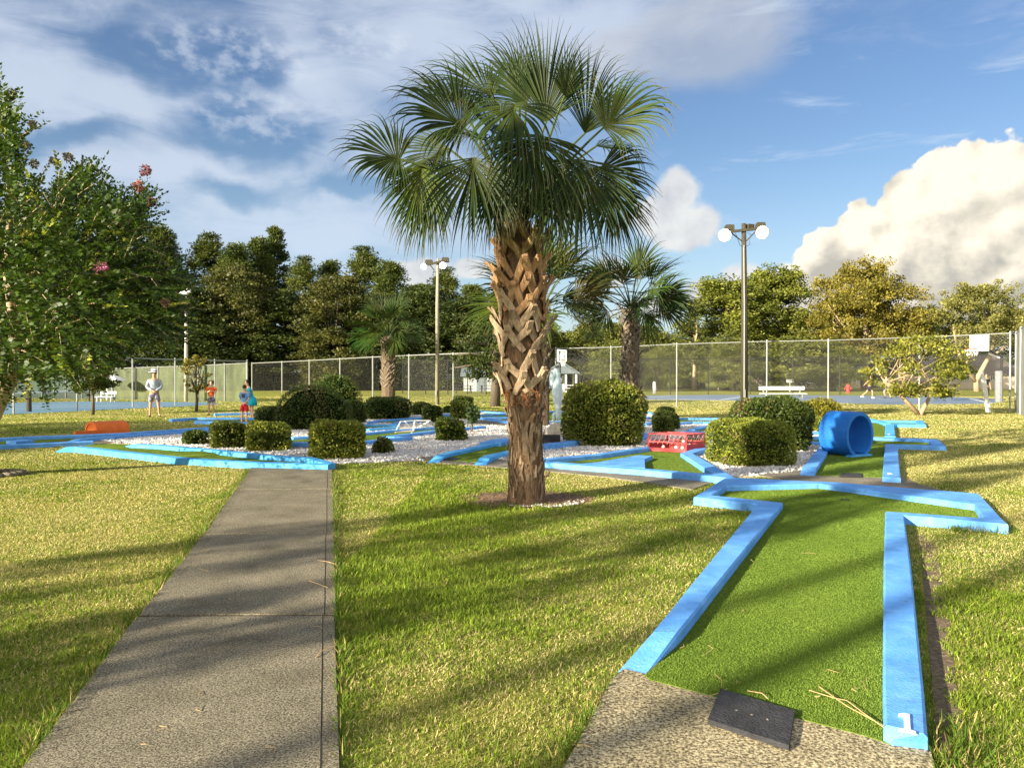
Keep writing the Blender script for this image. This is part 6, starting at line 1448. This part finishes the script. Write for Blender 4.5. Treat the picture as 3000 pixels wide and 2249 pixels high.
for i in range(9):
    f = i / 8.0
    for v in (0, 1): m.bar(cp_(f, v, .16), cp_(min(1, f + .12), v, Hc), .007)
    m.bar(cp_(1, f, .16), cp_(1, min(1, f + .14), Hc), .007); m.bar(cp_(0, f, .16), cp_(0, min(1, f + .14), Hc), .007)
    m.bar(cp_(f, 0, Hc), cp_(min(1, f + .2), 1, Hc), .007)
m.build('mesh', pmat('faded_red_wire', [(.3, (.50, .16, .16)), (.7, (.66, .3, .3))], 8, .6), t)
for i, (u, v, z) in enumerate(((.30, .2, .09), (.62, .25, .09), (.82, .18, .09), (.64, .6, .2), (.86, .5, .13))):
    p = cp_(u, v, z); m = MB(); m.sphere(p, .034, 14); o = m.build('golf_ball', MT['ball'], None, True); tag(o, 'white golf ball lying inside the red mesh cage', 'golf ball', 'golf balls in the cage')
# pale metal frame lying on the hole left of the palm
t = empty('metal_frame', G(1215, 1262), 'pale tubular frame lying over a blue kerb, left of the palm', 'frame', None); m = MB()
fp = lambda x, y, z=.02: G(1000 + x * .2714, 1050 + y * .2714, z)
for a, b2 in (((580, 800, .02), (640, 680, .02)), ((640, 680, .30), (790, 670, .30)), ((790, 670, .3), (850, 745, .03)), ((640, 680, .3), (580, 800, .02)), ((790, 670, .3), (780, 785, .03)), ((790, 670, .3), (960, 672, .28)), ((960, 672, .28), (1000, 735, .04)), ((850, 745, .05), (1000, 735, .05)), ((580, 800, .03), (780, 785, .03)), ((690, 680, .3), (740, 740, .1)), ((850, 700, .2), (940, 740, .05)), ((840, 735, .05), (960, 672, .28))): m.tube([fp(*a), fp(*b2)], .02, 6)
m.build('tubes', MT['white'], t); q = [fp(590, 795, .045), fp(775, 785, .045), fp(790, 745, .07), fp(640, 745, .07)]; m = MB(); m.add(q + [v - Vector((0, 0, .02)) for v in q], [(0, 1, 2, 3), (7, 6, 5, 4), (0, 4, 5, 1), (1, 5, 6, 2), (2, 6, 7, 3), (3, 7, 4, 0)]); m.build('plywood', deck, t)
# seahorse statue on a shell mound
b = G(1632, 1284); Ys = b.y + .45; k = M(Ys); t = empty('seahorse_statue', (P(1632, 1284, Ys).x, Ys, 0), 'pale blue seahorse statue on a ribbed concrete mound, right of the palm', 'statue')
sh_ = pmat('pale_blue_statue', [(.2, (.26, .52, .56)), (.42, (.50, .68, .70)), (.6, (.74, .80, .80)), (.8, (.82, .84, .83))], 6, .7, .5, 40); shell = pmat('shell_concrete', [(.3, (.34, .29, .20)), (.7, (.58, .52, .40))], 5, .9, .6, 40)  # statue colour whitened to make up for missing sunlight
m = MB(); n = 48; vs = []; fs = []; cx_ = t.location.x + .02; prof_ = [(.40, 0), (.37, .10), (.28, .22), (.17, .32), (.09, .37), (.002, .39)]
for r_, z_ in prof_:
    for i in range(n): a = 2 * math.pi * i / n; q = r_ * (1 + .05 * math.cos(a * 12)); vs.append((cx_ + math.cos(a) * q, Ys + math.sin(a) * q, z_))
for i in range(len(prof_) - 1):
    for j in range(n): fs.append((i * n + j, i * n + (j + 1) % n, (i + 1) * n + (j + 1) % n, (i + 1) * n + j))
m.add(vs, fs); m.build('mound', shell, t, True)
S = lambda px, py, dy=0: P(1350 + px * .3137, 1000 + py * .3137, Ys + dy)
body = [((885, 790), 10), ((866, 740), 11), ((862, 690), 12), ((875, 668), 11), ((893, 690), 10), ((905, 730), 15), ((912, 690), 22), ((908, 620), 26), ((900, 550), 36), ((893, 490), 42), ((895, 420), 36), ((903, 350), 28), ((895, 300), 30), ((880, 275), 28), ((862, 270), 16)]
pp = [S(*q) for q, w_ in body]; m = MB(); pts2, rad2 = [], []
for i in range(len(pp) - 1):
    for j in range(4): tt = j / 4; pts2.append(pp[i].lerp(pp[i + 1], tt)); rad2.append((body[i][1] * (1 - tt) + body[i + 1][1] * tt) * .3137 * k * (1.0 + .10 * (len(pts2) % 2)))
m.tube(pts2, rad2, 14); m.tube([S(905, 285), S(872, 292), S(858, 340), S(850, 385), S(846, 438)], [26 * .3137 * k, 38 * .3137 * k, 34 * .3137 * k, 21 * .3137 * k, 17 * .3137 * k], 14); m.build('body', sh_, t, True)
m = MB(); rows_ = [(870, 268), (905, 285), (925, 330), (935, 390), (945, 440), (945, 500), (935, 560), (930, 620), (932, 690)]
for i in range(len(rows_) - 1):
    a, c2 = S(*rows_[i]), S(*rows_[i + 1]); mid_ = S((rows_[i][0] + rows_[i + 1][0]) / 2 + 18, (rows_[i][1] + rows_[i + 1][1]) / 2 - 8); q = S(rows_[i][0] - 22, rows_[i][1]); q2 = S(rows_[i + 1][0] - 22, rows_[i + 1][1])
    for dy in (-.015, .015):
        pass
    m.add([v + Vector((0, -.018, 0)) for v in (q, a, mid_, c2, q2)] + [v + Vector((0, .018, 0)) for v in (q, a, mid_, c2, q2)], [(0, 1, 2, 3, 4), (9, 8, 7, 6, 5), (0, 5, 6, 1), (1, 6, 7, 2), (2, 7, 8, 3), (3, 8, 9, 4)])
m.build('crest_fin', MT['white'], t)
m = MB(); m.sphere(S(852, 292, -.085), .020, 10); m.build('eye', MT['dark'], t)
# ------------------------------------------------------------------ people
def skinned(name, V, E, Rd, mat, parent, sub=1):
    me = bpy.data.meshes.new(name); me.from_pydata([tuple(v) for v in V], E, []); o = bpy.data.objects.new(name, me); C.objects.link(o)
    o.modifiers.new('s', 'SKIN'); sub and o.modifiers.new('b', 'SUBSURF')
    if sub: o.modifiers['b'].levels = sub; o.modifiers['b'].render_levels = sub
    for i, q in enumerate(Rd): me.skin_vertices[0].data[i].radius = q if hasattr(q, '__len__') else (q, q)
    me.skin_vertices[0].data[0].use_root = True
    dg = bpy.context.evaluated_depsgraph_get(); m2 = bpy.data.meshes.new_from_object(o.evaluated_get(dg)); bpy.data.objects.remove(o); bpy.data.meshes.remove(me)
    m2.name = name; m2.materials.clear(); m2.materials.append(mat); m2.polygons.foreach_set('use_smooth', [True] * len(m2.polygons))
    return link(name, m2, parent)
cl = lambda n, c: pmat(n, [(.3, tuple(x * .8 for x in c)), (.7, tuple(min(1, x * 1.15) for x in c))], 14, .9, .3, 30)
def person(loc, H, yaw, label, skin, top, bottom, hair, arms, legs=None, sleeve=.5, short=.75, skirt=False, hat=False, lean=0.0, longhair=False, shoe=None, printed=False, head_dx=0.0, twist=0):
    t = empty('person', loc, label, 'person', 'people at the park'); t.rotation_euler = (0, 0, yaw); s = H / 1.75; t.scale = (s, s, s)
    J = {'pel': (0, 0, .92), 'wai': (0, lean * .3, 1.06), 'che': (0, lean * .7, 1.25), 'upc': (0, lean, 1.39), 'nec': (0, lean * 1.12, 1.49), 'hd1': (0, lean * 1.2 - .02, 1.56), 'hd2': (0, lean * 1.25 - .015, 1.645), 'hd3': (0, lean * 1.25, 1.72)}
    L_ = legs or {}
    for sg, nm in ((-1, 'r'), (1, 'l')):
        J['sh' + nm] = (sg * .175, lean, 1.385); J['el' + nm], J['wr' + nm] = arms[0 if sg < 0 else 1]
        J['hi' + nm] = (sg * .09, 0, .86); J['kn' + nm], J['an' + nm] = L_.get(nm, ((sg * .105, -.02, .48), (sg * .11, .02, .085)))
        an = Vector(J['an' + nm]); J['to' + nm] = tuple(an + Vector((sg * .03, -.17, -.045)))
    for v in list(J): J[v] = Vector(J[v])
    names = list(J); ix = {nm: i for i, nm in enumerate(names)}
    Rb = {'pel': (.15, .11), 'wai': (.135, .10), 'che': (.155, .11), 'upc': (.13, .09), 'nec': .052, 'hd1': .070, 'hd2': (.082, .098), 'hd3': (.055, .065), 'sh': .058, 'el': .042, 'wr': .028, 'hi': .088, 'kn': .057, 'an': .038, 'to': .032}
    ed = [('pel', 'wai'), ('wai', 'che'), ('che', 'upc'), ('upc', 'nec'), ('nec', 'hd1'), ('hd1', 'hd2'), ('hd2', 'hd3')]
    for nm in 'rl': ed += [('upc', 'sh' + nm), ('sh' + nm, 'el' + nm), ('el' + nm, 'wr' + nm), ('pel', 'hi' + nm), ('hi' + nm, 'kn' + nm), ('kn' + nm, 'an' + nm), ('an' + nm, 'to' + nm)]
    V = [J[q] for q in names]; E = [(ix[a], ix[b_]) for a, b_ in ed]; Rr = [Rb[q] if q in Rb else Rb[q[:2]] for q in names]
    for nm in 'rl':      # hand: palm and five fingers
        w_, e_ = J['wr' + nm], J['el' + nm]; f_ = (w_ - e_).normalized(); sd_ = f_.cross(Vector((0, 0, 1))); sd_ = sd_.normalized() if sd_.length > .1 else Vector((1, 0, 0))
        pi = len(V); V.append(w_ + f_ * .06); Rr.append(.030); E.append((ix['wr' + nm], pi))
        for q, ln_ in ((-1.5, .07), (-.5, .085), (.5, .08), (1.5, .062)):
            a = len(V); V.append(w_ + f_ * .10 + sd_ * q * .018); Rr.append(.009); V.append(w_ + f_ * (.10 + ln_ * .5) + sd_ * q * .02 + Vector((0, 0, -.02))); Rr.append(.007); E += [(pi, a), (a, a + 1)]
        a = len(V); V.append(w_ + f_ * .06 + sd_ * -.045); Rr.append(.010); E.append((pi, a))
    skinned('body', V, E, Rr, skin, t)
    def sub(nmz, edges, grow, name, mat, extra=()):
        vs = [J[q] if isinstance(q, str) else Vector(q) for q in nmz]; rr = []
        for q in nmz:
            k_ = q if isinstance(q, str) else None; r0 = (Rb[k_] if k_ in Rb else Rb[k_[:2]]) if k_ else q_r[tuple(q)]
            rr.append(tuple(x + grow for x in r0) if hasattr(r0, '__len__') else r0 + grow)
        return skinned(name, vs, edges, rr, mat, t)
    q_r = {}
    def pt(a, b_, f, rad): v = tuple(J[a].lerp(J[b_], f)); q_r[v] = rad; return v
    nz = ['che', 'wai', pt('wai', 'pel', .95, (.155, .115)), 'upc', 'shr', 'shl']; eg = [(0, 1), (1, 2), (0, 3), (3, 4), (3, 5)]
    for i, nm in ((4, 'r'), (5, 'l')):
        if sleeve > 1: nz += ['el' + nm, pt('el' + nm, 'wr' + nm, .9, .032)]; eg += [(i, len(nz) - 2), (len(nz) - 2, len(nz) - 1)]
        else: nz += [pt('sh' + nm, 'el' + nm, sleeve, .062)]; eg += [(i, len(nz) - 1)]
    sub(nz, eg, .020, 'shirt', top)
    if skirt:
        m = MB(); m.lathe((0, 0, 0), [(.155, 1.0), (.19, .85), (.24, .62), (.235, .62), (.15, .98)], 18); o = m.build('skirt', bottom, None, True); o.parent = t
    else:
        nz = ['pel', pt('wai', 'pel', .55, (.145, .105)), 'hir', 'hil', pt('hir', 'knr', short, .086), pt('hil', 'knl', short, .086)]; sub(nz, [(0, 1), (0, 2), (0, 3), (2, 4), (3, 5)], .022, 'shorts', bottom)
    hc = J['hd2'] + Vector((0, .012, .025)); r = np.random.default_rng(int(H * 100))
    m = MB(); m.sphere(hc + Vector((0, .012, .01)), (.094, .108, .095), 14); o = m.build('hair', hair, None, True); o.parent = t
    for v in o.data.vertices:
        if v.co.y < hc.y - .05 and v.co.z < hc.z + .04: v.co.y = hc.y - .05
    if longhair:
        m = MB()
        for i in range(40): a = r.uniform(-.6, 3.74); q = hc + Vector((math.cos(a) * .105, math.sin(a) * .10 + .015, r.uniform(-.13, .09))); m.sphere(q, r.uniform(.025, .045), 8)
        o = m.build('curls', hair, None, True); o.parent = t
    m = MB(); m.sphere(J['hd2'] + Vector((0, -.105, -.03)), (.014, .02, .022), 8); o = m.build('nose', skin, None, True); o.parent = t
    m = MB(); m.sphere(J['hd2'] + Vector((-.033, -.088, .0)), .011, 8); m.sphere(J['hd2'] + Vector((.033, -.088, .0)), .011, 8); o = m.build('eyes', MT['dark'], None); o.parent = t
    if hat:
        m = MB(); m.lathe(hc + Vector((0, 0, .045)), [(.19, -.015), (.19, .0), (.108, .012), (.104, .10), (.075, .125), (.002, .12)], 20); o = m.build('hat', MT['white'], None, True); o.parent = t
        m = MB(); m.lathe(hc + Vector((0, 0, .06)), [(.111, 0), (.110, .03)], 20); o = m.build('hat_band', MT['dark'], None); o.parent = t
    for nm in 'rl':
        a, b_ = J['an' + nm], J['to' + nm]; m = MB(); m.tube([a + Vector((0, .06, -.045)), a.lerp(b_, .5) + Vector((0, 0, -.03)), b_ + Vector((0, 0, -.01))], [.042, .045, .034], 8); o = m.build('shoe', shoe or MT['dark'], None, True); o.parent = t
    if printed:
        m = MB(); m.box((0, J['che'].y + .135, 1.27), (.15, .012, .18)); m.box((0, J['che'].y + .14, 1.29), (.08, .012, .08)); o = m.build('shirt_print', cl('print', (.05, .07, .12)), None); o.parent = t
    return t
sk1, sk2 = cl('skin_light', (.60, .36, .25)), cl('skin_tan', (.48, .27, .17)); hb, hd = cl('hair_brown', (.09, .04, .02)), cl('hair_dark', (.025, .016, .012))
flor = pmat('floral', [(.35, (.02, .025, .06)), (.5, (.10, .10, .16)), (.6, (.5, .4, .42))], 9, .9); 
person(G(452, 1221), 1.80, R(28), 'man in a white sun hat, grey long sleeved shirt and floral shorts', sk2, cl('grey_shirt', (.34, .38, .44)), flor, hd, [((-.26, -.03, 1.12), (-.05, -.24, 1.0)), ((.26, -.03, 1.12), (.03, -.25, .98))], {'r': ((-.13, -.03, .48), (-.15, .02, .085)), 'l': ((.14, -.08, .48), (.17, -.06, .085))}, 1.5, .85, hat=True)
person(G(619, 1216), 1.42, R(12), 'curly haired child in an orange shirt and dark patterned shorts, looking at both hands', sk1, cl('orange_shirt', (.75, .13, .03)), flor, hb, [((-.25, -.03, 1.14), (-.07, -.22, 1.2)), ((.25, -.03, 1.14), (.04, -.22, 1.22))], None, .7, .72, longhair=True)
person(G(717, 1241), 1.29, R(172), 'boy in a blue printed shirt and red shorts, seen from behind', sk1, cl('blue_shirt', (.16, .32, .62)), cl('red_shorts', (.50, .02, .03)), hb, [((-.24, .06, 1.13), (-.10, .12, .95)), ((.24, -.05, 1.13), (.14, -.2, 1.05))], {'r': ((-.09, 0, .48), (-.09, .02, .085)), 'l': ((.13, -.02, .48), (.14, .02, .085))}, .85, .85, printed=True)
person(G(738, 1228), 1.45, R(-55), 'person in a teal top and turquoise skirt leaning over behind the boy', sk1, cl('teal_top', (.03, .42, .50)), cl('turquoise', (.02, .45, .60)), hd, [((-.2, -.16, 1.1), (-.08, -.3, .92)), ((.2, -.16, 1.1), (.06, -.3, .92))], None, .6, .7, skirt=True, lean=-.16)
bb = cl('black_cloth', (.02, .02, .024))
person(G(2546, 1167), 1.78, R(70), 'player in black running across the basketball court', sk2, bb, bb, hd, [((-.2, .18, 1.15), (-.12, .30, 1.0)), ((.22, -.14, 1.18), (.15, -.34, 1.2))], {'r': ((-.08, -.22, .52), (-.1, -.20, .10)), 'l': ((.1, .12, .50), (.1, .48, .17))}, .6, .8, shoe=MT['white'], lean=-.08)
person(G(2600, 1166), 1.72, R(-60), 'player in a grey top crouching behind the forked orange trunk', sk1, cl('grey_top', (.32, .33, .36)), cl('grey_shorts', (.2, .2, .22)), hd, [((-.25, -.14, 1.15), (-.2, -.36, 1.1)), ((.25, -.14, 1.15), (.2, -.36, 1.1))], {'r': ((-.18, -.16, .47), (-.2, .06, .085)), 'l': ((.18, -.16, .47), (.22, .06, .085))}, .6, .8, lean=-.14)
person(G(2888, 1173), 1.8, R(0), 'person in dark clothes standing behind the leaning white board', sk2, bb, bb, hd, [((-.25, 0, 1.12), (-.26, -.06, .86)), ((.25, 0, 1.12), (.26, -.06, .86))], None, .6, 1.6)
